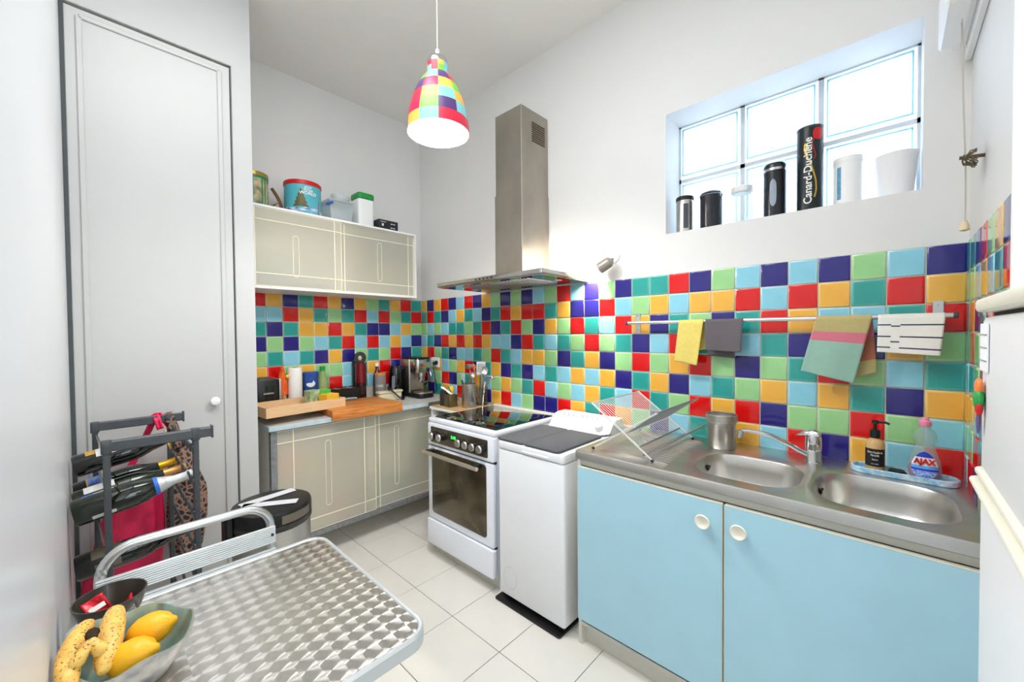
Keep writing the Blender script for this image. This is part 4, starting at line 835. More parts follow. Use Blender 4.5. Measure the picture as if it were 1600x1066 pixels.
part('carton', M().box(.10, .19, -1.262, -1.182, WZ, WZ + .045, .001), CARD, cbx)
m = M(); m.prism([(.19, -1.262, WZ + .04), (.19, -1.21, WZ + .075), (.10, -1.21, WZ + .075), (.10, -1.262, WZ + .04)], [(.19, -1.260, WZ + .037), (.19, -1.21, WZ + .071), (.10, -1.21, WZ + .071), (.10, -1.260, WZ + .037)]); part('flap', m, CARD, cbx)
m = M(); m.grid(lambda u, v: (.16 - .05 * v, -1.182 - .045 * v * v - .01 * math.sin(u * 6), WZ + .04 + .13 * v + .02 * u * v), 5, 6); o = part('torn_flap', m, mat('cardboard_dark', (116, 84, 56), .9, noise=.15), cbx); md = o.modifiers.new('s', 'SOLIDIFY'); md.thickness = .003
cc = thing('clear_container', 'clear plastic food container with a blue clip on the wall cabinet', 'container', (.20, -.83, WZ))
CLP = clear('container_plastic', (222, 228, 230), .1, .38)
m = M(); m.prism([(.13, -.905, WZ), (.27, -.905, WZ), (.27, -.765, WZ), (.13, -.765, WZ)], [(.12, -.920, WZ + .14), (.28, -.920, WZ + .14), (.28, -.750, WZ + .14), (.12, -.750, WZ + .14)], .004); part('tub', m, CLP, cc); part('lid', M().rbox(.115, .285, -.925, -.745, WZ + .14, WZ + .155, .015, 'Z', .004), CLP, cc)
part('clip', M().box(.27, .289, -.945, -.895, WZ + .108, WZ + .124, .003, mtx=Matrix.Translation((.28, -.92, WZ + .116)) @ Matrix.Rotation(.5, 4, 'X') @ Matrix.Translation((-.28, .92, -WZ - .116))), mat('clip_blue', (36, 84, 170), .4, noise=.03), cc)
o = part('plastic_dish', M().lathe([(0, 0), (.055, 0), (.062, .03), (.066, .05), (.064, .05), (.059, .028), (0, .004)], (.20, -.81, WZ + .1555), 28), clear('dish_plastic', (226, 230, 230), .06, .4)); tagt(o, 'round clear plastic dish sitting on top of the clip-lid container', 'dish')
db = thing('powder_box', 'tall white plastic box with green lid on the wall cabinet', 'box', (.19, -.64, WZ)); part('body', M().rbox(.12, .25, -.698, -.575, WZ, WZ + .215, .02, 'Z', .005), WPLAS, db); part('lid', M().rbox(.115, .255, -.702, -.571, WZ + .216, WZ + .262, .022, 'Z', .012), GREEN, db)
bb = thing('small_black_box', 'small flat black box with white print at the right of the wall cabinet top', 'box', (.27, -.47, WZ)); part('carton', M().box(.20, .285, -.560, -.398, WZ, WZ + .082, .002), mat('box_black', (34, 38, 44), .5, noise=.06), bb)
m = M(); m.box(.285, .2862, -.535, -.520, WZ + .034, WZ + .052)
for dy, dz in ((0, 0), (.022, 0), (0, -.030), (.022, -.030)): m.box(.285, .2862, -.462 + dy, -.446 + dy, WZ + .055 + dz, WZ + .061 + dz)
m.box(.285, .2862, -.548, -.500, WZ + .064, WZ + .067); part('print', m, LWH, bb)
# ================================================================= WORKTOP OBJECTS
KZ = .8800
cbd = thing('cutting_board', 'thick orange wooden cutting board overhanging the worktop edge', 'cutting board', (.36, -.80, KZ))
m = M(); m.prism([(.165, -1.02, KZ + .0005), (.528, -1.035, KZ + .0005), (.560, -.560, KZ + .0005), (.185, -.560, KZ + .0005)], [(.165, -1.02, KZ + .045), (.528, -1.035, KZ + .045), (.560, -.560, KZ + .045), (.185, -.560, KZ + .045)], .003); part('board', m, WOODO, cbd)
part('front_lip', M().prism([(.5280, -1.035, KZ - .02), (.5480, -1.035, KZ - .02), (.5800, -.560, KZ - .02), (.5600, -.560, KZ - .02)], [(.5280, -1.035, KZ + .0445), (.5480, -1.035, KZ + .0445), (.5800, -.560, KZ + .0445), (.5600, -.560, KZ + .0445)], .002), WOODO, cbd)
BX = Matrix.Translation((.500, -1.390, KZ + .0462)) @ Matrix.Rotation(.115, 4, 'Z')
wbx = thing('wooden_crate', 'long shallow pale wood tray resting across the left end of the cutting board', 'tray', (.38, -1.16, KZ + .01))
BW, BL_, BH = .27, .487, .060
part('bottom', M().box(-BW, 0, 0, BL_, 0, .005, mtx=BX), WOODL, wbx); part('front_side', M().box(-.008, 0, 0, BL_, .005, BH, .001, mtx=BX), WOODL, wbx); part('back_side', M().box(-BW, -BW + .008, 0, BL_, .005, BH, .001, mtx=BX), WOODL, wbx)
for y in (0, BL_ - .008): part('end_side', M().box(-BW + .008, -.008, y, y + .008, .005, BH, .001, mtx=BX), WOODL, wbx)
rnd = random.Random(11); WAL = [mat('cork_brown', (176, 132, 84), .8, noise=.3, nscale=90), mat('cork_dark', (120, 84, 58), .8, noise=.3, nscale=90)]
def inbox(x, y, z): return BX @ Vector((x, y, z))
for k in range(12):
    p = inbox(-.035 - .045 * (k % 3), .035 + .030 * (k // 3), .016 + .014 * (k % 2)); d = Vector((rnd.uniform(-1, 1), rnd.uniform(-1, 1), .1)).normalized() * .017
    o = part('bottle_cork', M().cyl(p - d, p + d, .0095, None, 10, .001), WAL[k % 2]); tagt(o, 'loose wine cork lying in the left end of the wooden tray', 'cork', 'corks in the wooden tray')
p = inbox(-.11, .27, .012); o = part('wooden_spatula', M().prism([p + Vector(v) for v in ((-.05, -.07, 0), (-.03, -.08, 0), (.0, .05, 0), (.03, .10, .004), (.0, .12, .004), (-.03, .06, 0))], [p + Vector(v) + Vector((0, 0, .010)) for v in ((-.05, -.07, 0), (-.03, -.08, 0), (.0, .05, 0), (.03, .10, .004), (.0, .12, .004), (-.03, .06, 0))], .002), WOODL); tagt(o, 'flat wooden spatula lying in the wooden tray', 'spatula')
o = thing('drinks_stopper', 'tiny white and blue bottle stopper with a wooden top in the wooden tray', 'stopper', inbox(-.045, .315, .01)); p = inbox(-.045, .315, .01)
part('base', M().lathe([(0, 0), (.014, 0), (.016, .012), (.010, .022), (0, .022)], tuple(p), 14), mat('porcelain_blue', (220, 226, 240), .3, rgb2=(60, 80, 170), nscale=90), o); part('wooden_top', M().lathe([(.008, .022), (.009, .046), (.002, .048), (.0015, .068), (0, .068)], tuple(p), 12), WOODL, o)
YB = mat('yellow_card', (240, 184, 44), .5, noise=.06, nscale=40); GB_ = mat('green_card', (96, 190, 60), .5, noise=.08, nscale=40)
yb = thing('tea_box', 'yellow cardboard tea box tilted in the wooden tray', 'box', inbox(-.07, .41, .01)); TM_ = BX @ Matrix.Translation((-.100, .360, .006)) @ Matrix.Rotation(.18, 4, 'Z')
part('carton', M().box(0, .075, 0, .095, 0, .082, .001, mtx=TM_), YB, yb); part('front_print', M().box(.0755, .0765, .010, .040, .012, .05, mtx=TM_).box(.012, .05, .02, .06, .0822, .0828, mtx=TM_), mat('print_cream', (250, 232, 170), .5, rgb2=(120, 120, 40), nscale=80), yb)
gbx = thing('infusion_box', 'green and white cardboard tea box behind the yellow one in the wooden tray', 'box', inbox(-.17, .36, .01)); TM_ = BX @ Matrix.Translation((-.195, .335, .006)) @ Matrix.Rotation(.12, 4, 'Z')
part('carton', M().box(0, .07, .045, .120, 0, .102, .001, mtx=TM_), GB_, gbx); part('second_carton', M().box(0, .068, -.030, .042, 0, .106, .001, mtx=TM_), mat('muted_green_card', (120, 160, 96), .5, rgb2=(200, 200, 170), nscale=30), gbx)
# toaster
to = thing('toaster', 'black two-slot toaster with steel side next to the closet wall', 'toaster', (.11, -1.29, KZ)); part('body', M().rbox(.015, .188, -1.362, -1.230, KZ + .012, KZ + .245, .03, 'X', .008), BLACK, to); part('side_panel', M().rbox(.012, .190, -1.229, -1.214, KZ + .010, KZ + .240, .006, 'X', .003), STEEL, to); part('base', M().box(.02, .185, -1.36, -1.22, KZ, KZ + .014, .003), BLACK, to)
part('lever_slot', M().box(.188, .1895, -1.31, -1.295, KZ + .06, KZ + .20).box(.188, .1895, -1.275, -1.26, KZ + .06, KZ + .20), mat('deep_black', (10, 10, 10), .7, noise=.1), to); part('lever', M().box(.189, .204, -1.325, -1.262, KZ + .145, KZ + .157, .003), STEEL, to)
part('bread_slot', M().box(.04, .165, -1.325, -1.30, KZ + .2445, KZ + .2462).box(.04, .165, -1.285, -1.26, KZ + .2445, KZ + .2462), GREYMET, to)
ob = thing('snack_bag', 'crumpled orange food bag with yellow clip beside the toaster', 'bag', (.10, -1.19, KZ))
def bagf(cx, cy, w_, d_, h, mt, nm, par, taper=.25, seed=1, n=20, z0=KZ):
    rnd = random.Random(seed); ph = [rnd.uniform(0, 6) for _ in range(4)]; m = M()
    def P(u, v):
        a = 2 * PI * u; s_ = (1 - (1 - taper) * v ** 2) if v < .96 else taper * .8; wob = 1 + .10 * math.sin(3 * a + ph[0] + 5 * v) + .07 * math.sin(7 * a + ph[1] - 8 * v)
        return (cx + d_ * s_ * math.cos(a) * wob, cy + w_ * s_ * math.sin(a) * wob, z0 + h * v)
    m.grid(P, n * 2, n, True); return part(nm, m, mt, par, ang=1.2)
bagf(.10, -1.180, .024, .028, .22, mat('foil_tan', (196, 150, 110), .4, noise=.2), 'lower_bag', ob, .6, 2); bagf(.10, -1.182, .030, .03, .20, mat('orange_foil', (240, 96, 24), .4, noise=.25, nscale=30), 'upper_bag', ob, .2, 5, z0=KZ + .12); part('clip', M().sphere((.125, -1.160, KZ + .245), .012, (1, 1, 1.1)), mat('clip_yellow', (246, 200, 30), .4, noise=.04), ob)
pp = thing('kitchen_roll', 'white kitchen paper roll standing upright behind the wooden tray', 'paper roll', (.10, -1.104, KZ)); part('roll', M().lathe([(.020, 0), (.044, 0), (.045, .003), (.045, .295), (.043, .300), (.018, .300), (.018, .27), (0, .27)], (.10, -1.104, KZ + .0005), 32), mat('tissue', (240, 237, 232), .95, noise=.03, nscale=40, bump=.15, bscale=90), pp); part('core', M().lathe([(.017, .30), (.0175, .301), (.0175, .27), (.014, .27), (.014, .301)], (.10, -1.104, KZ), 20), CARD, pp)
gt = thing('coffee_tin', 'dark green tin under the blue tin behind the wooden tray', 'tin', (.092, -.998, KZ)); part('body', M().lathe([(0, 0), (.048, 0), (.049, .003), (.049, .100), (0, .100)], (.092, -.998, KZ + .0005), 32), mat('tin_dark_green', (36, 96, 58), .35, noise=.2), gt); part('rim', M().lathe([(.0495, .096), (.0505, .098), (.0505, .105), (0, .106)], (.092, -.998, KZ), 32), STEEL, gt)
bt = thing('bird_tin', 'blue tin with a white bird standing on the dark green tin', 'tin', (.092, -.998, KZ + .107)); bc_ = (.092, -.998); ba = face_cam(bc_); BZ = KZ + .1075; br_ = .0505
BLT = mat('tin_blue', (40, 80, 156), .3, noise=.06); part('body', M().lathe([(0, 0), (br_ - .002, 0), (br_, .003), (br_, .135), (0, .135)], (*bc_, BZ), 36), BLT, bt); part('base_ring', M().lathe([(br_ + .0002, .002), (br_ + .0012, .003), (br_ + .0012, .012), (br_ + .0002, .013)], (*bc_, BZ), 36), STEEL, bt); part('lid', M().lathe([(br_ + .001, .128), (br_ + .002, .130), (br_ + .002, .152), (br_ - .002, .156), (0, .156)], (*bc_, BZ), 36), BLT, bt)
t = bmesh.new()
top = lambda x: .012 * max(0, 1 - abs((x - .018) / .008)) * 1.6 + .006 * math.sin((x + .03) * 40) * .3 - (.004 if x < -.02 else 0)
bot = lambda x: -.030 * math.sqrt(max(0, 1 - (x / .031) ** 2)) + .002
xs_ = [-.031 + .062 * i / 22 for i in range(23)]; V1 = []; V2 = []
for x in xs_:
    a = ba + x / br_; r = br_ + .0012; V1.append(t.verts.new((bc_[0] + r * math.cos(a), bc_[1] + r * math.sin(a), BZ + .080 + max(top(x), bot(x) + .001)))); V2.append(t.verts.new((bc_[0] + r * math.cos(a), bc_[1] + r * math.sin(a), BZ + .080 + bot(x))))
for i in range(22): t.faces.new((V2[i], V2[i + 1], V1[i + 1], V1[i]))
m = M(); m._add(t); part('printed_bird', m, LWH, bt)
gbt = thing('juice_bottle', 'pale green plastic bottle with green cap and pink inside, behind the tea boxes', 'bottle', (.065, -.905, KZ)); part('bottle', M().lathe([(0, 0), (.036, 0), (.039, .004), (.039, .17), (.036, .19), (.016, .255), (.0145, .27), (0, .27)], (.065, -.905, KZ + .0005), 28), clear('pale_green_plastic', (190, 214, 150), .1, .5), gbt); part('content', M().lathe([(0, .004), (.035, .006), (.036, .165), (0, .165)], (.065, -.905, KZ), 24), mat('pink_content', (224, 140, 140), .6, noise=.15), gbt); part('cap', M().lathe([(0, .262), (.0185, .262), (.0185, .292), (.016, .295), (0, .295)], (.065, -.905, KZ), 24), GREEN, gbt)
# capsule tray
ct = thing('capsule_tray', 'long black tray filled with coffee capsules behind the cutting board', 'tray', (.085, -.75, KZ))
m = M(); m.box(.03, .155, -.865, -.665, KZ + .0005, KZ + .004).box(.03, .034, -.865, -.665, KZ + .004, KZ + .125).box(.151, .155, -.865, -.665, KZ + .004, KZ + .125).box(.034, .151, -.865, -.861, KZ + .004, KZ + .125).box(.034, .151, -.669, -.665, KZ + .004, KZ + .125).box(.034, .151, -.861, -.669, KZ + .098, KZ + .102); part('tray', m, BLACK, ct)
for k in range(12):
    x = .062 + .058 * (k // 6); y = -.845 + .0315 * (k % 6); c_ = ((150, 100, 80), (190, 170, 160), (120, 60, 50))[k % 3]
    o = part('coffee_capsule', M().lathe([(0, 0), (.0095, 0), (.0120, .016), (.0145, .018), (.0145, .0195), (.011, .0215), (0, .0215)], (x, y, KZ + .1025), 14), mat('capsule_%d' % c_[0], c_, .35, .4, noise=.05)); tagt(o, 'small foil coffee capsule in the black tray', 'capsule', 'coffee capsules in the black tray')
kn_ = thing('paring_knife', 'knife with a thick blue-grey handle lying at the back of the cutting board', 'knife', (.22, -.78, KZ + .046)); part('handle', M().tube([(.215, -.835, KZ + .056), (.222, -.78, KZ + .0575), (.225, -.725, KZ + .056)], .009, 10, rr=[.007, .0095, .0075]), mat('knife_grey', (140, 156, 164), .45, noise=.05), kn_); part('blade', M().prism([(.210, -.96, KZ + .0462), (.205, -.84, KZ + .0462), (.228, -.84, KZ + .0462)], [(.210, -.96, KZ + .0475), (.205, -.84, KZ + .0475), (.228, -.84, KZ + .0475)]), STEEL, kn_)
# sparkling water maker
sm = thing('soda_maker', 'tall dark red and black drinks maker with a round black top', 'drinks maker', (.075, -.628, KZ)); c = (.075, -.628, KZ)
part('base', M().rbox(.02, .14, -.672, -.582, KZ + .0005, KZ + .03, .02, 'Z', .004), BLACK, sm); part('back_column', M().rbox(.02, .075, -.670, -.584, KZ + .03, KZ + .325, .02, 'Z', .004), BLACK, sm)
part('bottle', M().lathe([(0, .032), (.038, .032), (.039, .036), (.039, .15), (0, .15)], (.095, -.628, KZ), 28), mat('dark_brown_gloss', (46, 22, 24), .15, noise=.5, nscale=25, coat=.5), sm); part('red_sleeve', M().lathe([(.0395, .15), (.041, .152), (.041, .300), (.036, .306), (0, .306)], (.095, -.628, KZ), 28), mat('burgundy_metal', (130, 20, 36), .2, .5, noise=.1, coat=.5), sm)
m = M(); m.lathe([(0, -.022), (.040, -.022), (.046, -.012), (.046, .012), (.040, .022), (0, .022)], mtx=Matrix.Translation((.085, -.628, KZ + .345)) @ Matrix.Rotation(face_cam((.085, -.628)), 4, 'Z') @ Matrix.Rotation(PI / 2, 4, 'Y'), n=28); hdp = part('head', m, BLACKG, sm)
dv = Vector((math.cos(face_cam((.085, -.628))), math.sin(face_cam((.085, -.628))), 0)); part('head_badge', M().sphere(Vector((.085, -.628, KZ + .342)) + dv * .022, .015, (1, 1, 1.3)), mat('badge_cream', (214, 190, 140), .4, noise=.2), hdp)
o = thing('dark_bottle', 'dark red glass bottle with white cap behind the CAFE jar', 'bottle', (.040, -.462, KZ)); part('bottle', M().lathe([(0, 0), (.031, 0), (.033, .004), (.033, .18), (.028, .205), (.015, .228), (.0125, .235), (.0125, .272), (0, .272)], (.040, -.462, KZ + .0005), 24), mat('red_brown_glass', (70, 16, 14), .1, noise=.1, coat=.5), o); part('cap', M().lathe([(0, .264), (.014, .264), (.014, .290), (.012, .292), (0, .292)], (.040, -.462, KZ), 20), WPLAS, o)
cf = thing('coffee_jar', 'matt grey canister lettered CAFE with a wooden lid', 'jar', (.118, -.478, KZ)); c = (.118, -.478); part('body', M().lathe([(0, 0), (.042, 0), (.044, .003), (.044, .200), (0, .200)], (*c, KZ + .0005), 32), mat('stone_grey', (134, 130, 130), .7, noise=.05), cf); part('lid', M().lathe([(0, .2005), (.0445, .2005), (.0445, .213), (.043, .215), (0, .215)], (*c, KZ), 32), WOODO, cf); text('lettering', 'CAFE', .026, LWH, cf, None, None, None, .0002, .0441, (c[0], c[1], KZ + .115), face_cam(c) - .15)
pc_ = thing('plastic_box', 'low cream plastic food box in front of the grey jar', 'box', (.2, -.44, KZ)); m = M(); m.rbox(.168, .232, -.545, -.345, KZ + .0005, KZ + .062, .02, 'Z', .006); part('tub', m, mat('cream_tub', (222, 212, 178), .4, noise=.05), pc_); part('lid', M().rbox(.162, .238, -.552, -.338, KZ + .062, KZ + .078, .02, 'Z', .004), mat('cream_tub', (222, 212, 178)), pc_)
sp_ = thing('coffee_scoop', 'black double-ended coffee scoop leaning on the cream food box', 'scoop', (.272, -.40, KZ)); part('handle', M().tube([(.268, -.390, KZ + .018), (.258, -.425, KZ + .055), (.248, -.455, KZ + .088)], .0055, 8), BLACK, sp_)
for p, r in (((.276, -.372, KZ + .018), .017), ((.240, -.468, KZ + .098), .017)): part('bowl', M().lathe([(0, -.012), (r * .7, -.010), (r, .004), (r, .010), (r - .002, .010), (r - .003, .002), (0, -.006)], mtx=Matrix.Translation(p) @ Matrix.Rotation(.5, 4, 'Y'), n=20), BLACK, sp_)
kt = thing('kettle', 'black plastic kettle with an oval water window beside the espresso machine', 'kettle', (.075, -.30, KZ)); c = (.078, -.318); ka = face_cam(c)
part('body', M().lathe([(0, .012), (.060, .012), (.062, .016), (.052, .24), (.045, .262), (0, .266)], (*c, KZ), 32), BLACKG, kt); part('base', M().lathe([(0, 0), (.064, 0), (.064, .011), (0, .012)], (*c, KZ + .0005), 32), BLACK, kt)
m = M(); m.grid(lambda u, v: (c[0] + (.063 - .010 * v) * math.cos(ka - .3 + .24 * (u - .5) * 2 * math.sqrt(max(.02, 1 - abs(2 * v - 1) ** 4))), c[1] + (.063 - .010 * v) * math.sin(ka - .3 + .24 * (u - .5) * 2 * math.sqrt(max(.02, 1 - abs(2 * v - 1) ** 4))), KZ + .07 + .13 * v), 9, 14); part('water_window', m, mat('window_grey', (120, 128, 140), .3, noise=.1), kt)
part('handle', M().tube([(.078, -.262, KZ + .235), (.078, -.225, KZ + .23), (.078, -.218, KZ + .15), (.078, -.245, KZ + .07)], .009, 8), BLACK, kt)
# espresso machine, its side turned to the room
em = thing('espresso_machine', 'brushed steel espresso machine with black base in the corner of the worktop', 'coffee machine', (.18, -.16, KZ)); ex0, ey0, ey1 = .035, -.255, -.105
part('base', M().rbox(ex0, .345, ey0 - .004, ey1 + .004, KZ + .0005, KZ + .036, .05, 'Z', .008), BLACK, em); part('drip_tray', M().rbox(.20, .338, ey0 + .004, ey1 - .004, KZ + .036, KZ + .048, .04, 'Z', .003), STEEL, em)
part('tower', M().rbox(ex0, .185, ey0, ey1, KZ + .036, KZ + .315, .012, 'Z', .004), STEEL, em); part('head', M().rbox(.186, .300, ey0, ey1, KZ + .205, KZ + .318, .03, 'Z', .006), mat('head_steel', (204, 202, 198), .16, 1.0, noise=.05, stretch=(1, 1, 16)), em); part('top_lid', M().rbox(ex0 + .006, .292, ey0 + .006, ey1 - .006, KZ + .318, KZ + .330, .02, 'Z', .005), BLACK, em)
g_ = part('group_head', M().lathe([(0, .145), (.028, .145), (.028, .165), (.034, .170), (.034, .200), (.030, .205), (0, .205)], (.250, -.18, KZ), 28), CHROME, em); pf = part('portafilter', M().lathe([(0, .118), (.010, .118), (.024, .132), (.026, .145), (0, .146)], (.250, -.18, KZ), 24), CHROME, em); part('portafilter_handle', M().tube([(.27, -.185, KZ + .14), (.31, -.20, KZ + .138), (.375, -.225, KZ + .128)], .011, 12, rr=[.007, .011, .012]), BLACK, pf); part('handle_cap', M().cyl((.372, -.224, KZ + .1285), (.382, -.228, KZ + .127), .0115), CHROME, pf)
part('steam_wand', M().tube([(.292, -.13, KZ + .23), (.305, -.125, KZ + .20), (.312, -.12, KZ + .15), (.315, -.118, KZ + .12)], .004, 8), CHROME, em)
# outlet
wo = thing('wall_socket', 'white double wall socket with a black plug on the tiles above the worktop', 'socket', (.226, -.006, 1.11)); part('plate', M().rbox(.165, .275, -.018, -.0055, 1.115, 1.200, .006, 'Y', .003), WPLAS, wo)
for x in (.193, .247): part('socket_recess', M().cyl((x, -.0185, 1.158), (x, -.0165, 1.158), .020, None, 20), mat('recess_grey', (200, 200, 198), .5, noise=.02), wo)
pg = thing('power_cord', 'black plug and cord running down from the wall socket', 'cord', (.25, -.03, KZ)); part('plug', M().cyl((.247, -.019, 1.158), (.247, -.055, 1.150), .018, .013, 16, .003), BLACK, pg); part('cord', M().tube([(.247, -.050, 1.150), (.248, -.058, 1.12), (.250, -.045, 1.05), (.255, -.035, .98), (.262, -.03, .93), (.235, -.028, .905), (.215, -.04, .885)], .0032, 8), BLACK, pg)
# ================================================================= CORNER STAND OBJECTS
CKZ = .8720
uc = thing('utensil_holder', 'tall perforated steel utensil holder on the cork, beside the cooker', 'utensil holder', (.862, -.182, CKZ)); c = (.862, -.182); ua = face_cam(c)
PH = 0.170; part('cylinder', M().lathe([(0, 0), (.052, 0), (.053, .002), (.053, PH), (.0515, PH), (.0515, .004), (0, .004)], (*c, CKZ), 40), STEEL, uc)
m = M(); HOLE = mat('hole_dark', (40, 36, 32), .8, noise=.1)
for g_a in (-.95, -.12, .78):
    for i in range(3):
        for j in range(9):
            a = ua + g_a + (i - 1) * .19; z = CKZ + .026 + j * .015; r = .0534
            d = .0023 / r; m.grid(lambda u, v: (c[0] + r * math.cos(a + (u - .5) * 2 * d), c[1] + r * math.sin(a + (u - .5) * 2 * d), z + (v - .5) * .0046), 2, 2)
part('perforation', m, HOLE, uc, kind='stuff')
part('foot_ring', M().lathe([(.0535, 0), (.0545, .001), (.0545, .004), (.0535, .005)], (*c, CKZ), 36), STEEL, uc)
mc = thing('mesh_holder', 'woven wire utensil basket behind the perforated holder', 'utensil holder', (.862, -.062, CKZ)); c2 = (.862, -.066); m = M()
for k in range(20):
    a = k / 20 * 2 * PI; m.tube([(c2[0] + .046 * math.cos(a), c2[1] + .046 * math.sin(a), CKZ + .002), (c2[0] + .048 * math.cos(a), c2[1] + .048 * math.sin(a), CKZ + .135)], .0012, 5)
for j in range(9):
    z = CKZ + .004 + j * .0163; m.tube([(c2[0] + .0475 * math.cos(q / 20 * 2 * PI), c2[1] + .0475 * math.sin(q / 20 * 2 * PI), z) for q in range(20)], .0012, 5, closed=True)
part('wire_mesh', m, mat('bronze_wire', (120, 104, 84), .4, .8, noise=.1), mc, kind='stuff'); part('bottom', M().lathe([(0, 0), (.046, 0), (.046, .003), (0, .003)], (*c2, CKZ)), GREYMET, mc)
bp_ = thing('square_cup', 'short bronze square cup holding peelers, left of the perforated holder', 'cup', (.752, -.262, CKZ)); part('cup', M().rbox(.716, .788, -.300, -.228, CKZ, CKZ + .088, .008, 'Z', .002), mat('bronze_cup', (128, 116, 84), .3, .7, noise=.25, nscale=12), bp_); part('dark_inside', M().box(.722, .782, -.294, -.234, CKZ + .0875, CKZ + .0885), HOLE, bp_)
o = part('pepper_mill', M().lathe([(0, 0), (.030, 0), (.031, .004), (.031, .085), (.027, .105), (.014, .122), (0, .126)], (.668, -.262, CKZ), 24), mat('charcoal', (40, 42, 44), .45, noise=.06)); tagt(o, 'squat charcoal black pot with a domed top at the left of the cork stand', 'pot')
def utensil(name, label, cat, base, top, headf, mt, r=.003, hm=None):
    t = thing(name, label, cat, base); part('handle', M().tube([base, ((base[0] + top[0]) / 2, (base[1] + top[1]) / 2, (base[2] + top[2]) / 2), top], r, 8), mt, t); headf(t, Vector(top), (Vector(top) - Vector(base)).normalized(), hm or mt)
def spoonhead(r, dp):
    def f(t, p, d, mt):
        q = Matrix.Translation(p + d * r) @ Matrix.Rotation(face_cam(p), 4, 'Z') @ Matrix.Rotation(PI / 2 * dp, 4, 'Y'); part('bowl', M().lathe([(0, -r * .35), (r * .6, -r * .25), (r * .95, 0), (r * 1.0, .002), (r * .9, .001), (r * .55, -r * .2), (0, -r * .28)], mtx=q, n=20, sx=1.25), mt, t)
    return f
def slothead(t, p, d, mt):
    sd_ = Vector((-math.sin(face_cam(p)), math.cos(face_cam(p)), 0)); n_ = sd_.cross(d); m = M()
    for k in range(5):
        x = (k - 2) * .014; a = p + sd_ * x; m.prism([a - sd_ * .004, a + sd_ * .004, a + sd_ * .004 + d * .085, a - sd_ * .004 + d * .085], [v + n_ * .002 for v in (a - sd_ * .004, a + sd_ * .004, a + sd_ * .004 + d * .085, a - sd_ * .004 + d * .085)])
    for h0, h1 in ((-.004, .012), (.078, .092)):
        m.prism([p - sd_ * .033 + d * h0, p + sd_ * .033 + d * h0, p + sd_ * .033 + d * h1, p - sd_ * .033 + d * h1], [v + n_ * .002 for v in (p - sd_ * .033 + d * h0, p + sd_ * .033 + d * h0, p + sd_ * .033 + d * h1, p - sd_ * .033 + d * h1)])
    part('blade', m, mt, t)
def paddle(w_, h, th=.004):
    def f(t, p, d, mt):
        sd_ = Vector((-math.sin(face_cam(p)), math.cos(face_cam(p)), 0)); n_ = sd_.cross(d); P = [p - sd_ * w_ * .4, p + sd_ * w_ * .4, p + sd_ * w_ + d * h * .5, p + sd_ * w_ * .8 + d * h * .9, p + d * h, p - sd_ * w_ * .8 + d * h * .9, p - sd_ * w_ + d * h * .5]
        part('blade', M().prism(P, [v + n_ * th for v in P], .0008), mt, t)
    return f
utensil('spatula', 'slotted white spatula sticking up highest from the utensil basket', 'spatula', (.862, -.070, CKZ + .006), (.885, -.085, 1.105), slothead, ALU, .004, WPLAS)
utensil('ladle', 'steel ladle with its bowl turned left above the utensil holders', 'ladle', (.855, -.075, CKZ + .006), (.790, -.110, 1.125), spoonhead(.032, .25), STEEL, .0035)
utensil('wooden_spoon', 'wooden spoon standing behind the ladle in the basket', 'spoon', (.845, -.060, CKZ + .006), (.800, -.072, 1.130), paddle(.014, .045, .006), WOODO, .0045)
utensil('serving_spoon', 'large steel spoon leaning right against the slotted spatula', 'spoon', (.870, -.055, CKZ + .006), (.915, -.075, 1.110), spoonhead(.024, .9), STEEL, .003)
utensil('black_ladle', 'black nylon spoon standing between wooden spoon and spatula', 'spoon', (.850, -.060, CKZ + .006), (.835, -.045, 1.130), spoonhead(.020, .8), BLACK, .004)
def tong(t, p, d, mt):
    part('head', M().tube([p, p + Vector((.02, -.004, .016)), p + Vector((.045, -.006, .022)), p + Vector((.06, -.006, .006))], .005, 8, rr=[.004, .006, .009, .008]), mt, t); m = M()
    for k in range(3): m.cyl(p + Vector((.02 + .014 * k, -.005, .014)), p + Vector((.022 + .014 * k, -.005, -.008)), .003)
    part('tooth', m, mt, t, kind='stuff')
utensil('spaghetti_server', 'steel toothed spaghetti server leaning far right over the cooker', 'server', (.872, -.075, CKZ + .008), (.985, -.105, 1.075), tong, STEEL, .003)
utensil('fork', 'steel fork leaning against the utensil basket, lowest handle on the right', 'fork', (.938, -.120, CKZ + .002), (.896, -.060, 1.02), paddle(.006, .03, .002), STEEL, .0022)
utensil('kitchen_knife', 'knife with broad light blue-grey blade end in the perforated holder', 'knife', (.862, -.190, CKZ + .006), (.828, -.200, 1.045), paddle(.014, .075, .008), mat('knife_grey', (140, 156, 164)), .005)
utensil('corkscrew', 'black handled tool sticking up at the left of the perforated holder', 'tool', (.850, -.180, CKZ + .006), (.818, -.205, 1.045), paddle(.009, .02, .012), BLACK, .005)
utensil('copper_whisk', 'thin copper coloured handle rising from the middle of the perforated holder', 'whisk', (.870, -.180, CKZ + .006), (.868, -.175, 1.12), paddle(.004, .02, .006), mat('copper', (206, 130, 90), .3, .8, noise=.1), .005)
utensil('table_spoon', 'steel table spoon in the perforated holder, bowl upwards', 'spoon', (.880, -.185, CKZ + .006), (.885, -.165, 1.085), spoonhead(.018, .8), STEEL, .0025)
utensil('peeler', 'white handled peeler leaning left in the square bronze cup', 'peeler', (.760, -.262, CKZ + .089), (.728, -.282, CKZ + .115), paddle(.012, .05, .008), WPLAS, .008)
utensil('scissors', 'scissors with yellow handles in the square bronze cup', 'scissors', (.768, -.262, CKZ + .089), (.764, -.262, CKZ + .112), paddle(.014, .042, .010), mat('tool_yellow', (246, 190, 30), .4, noise=.03), .006)
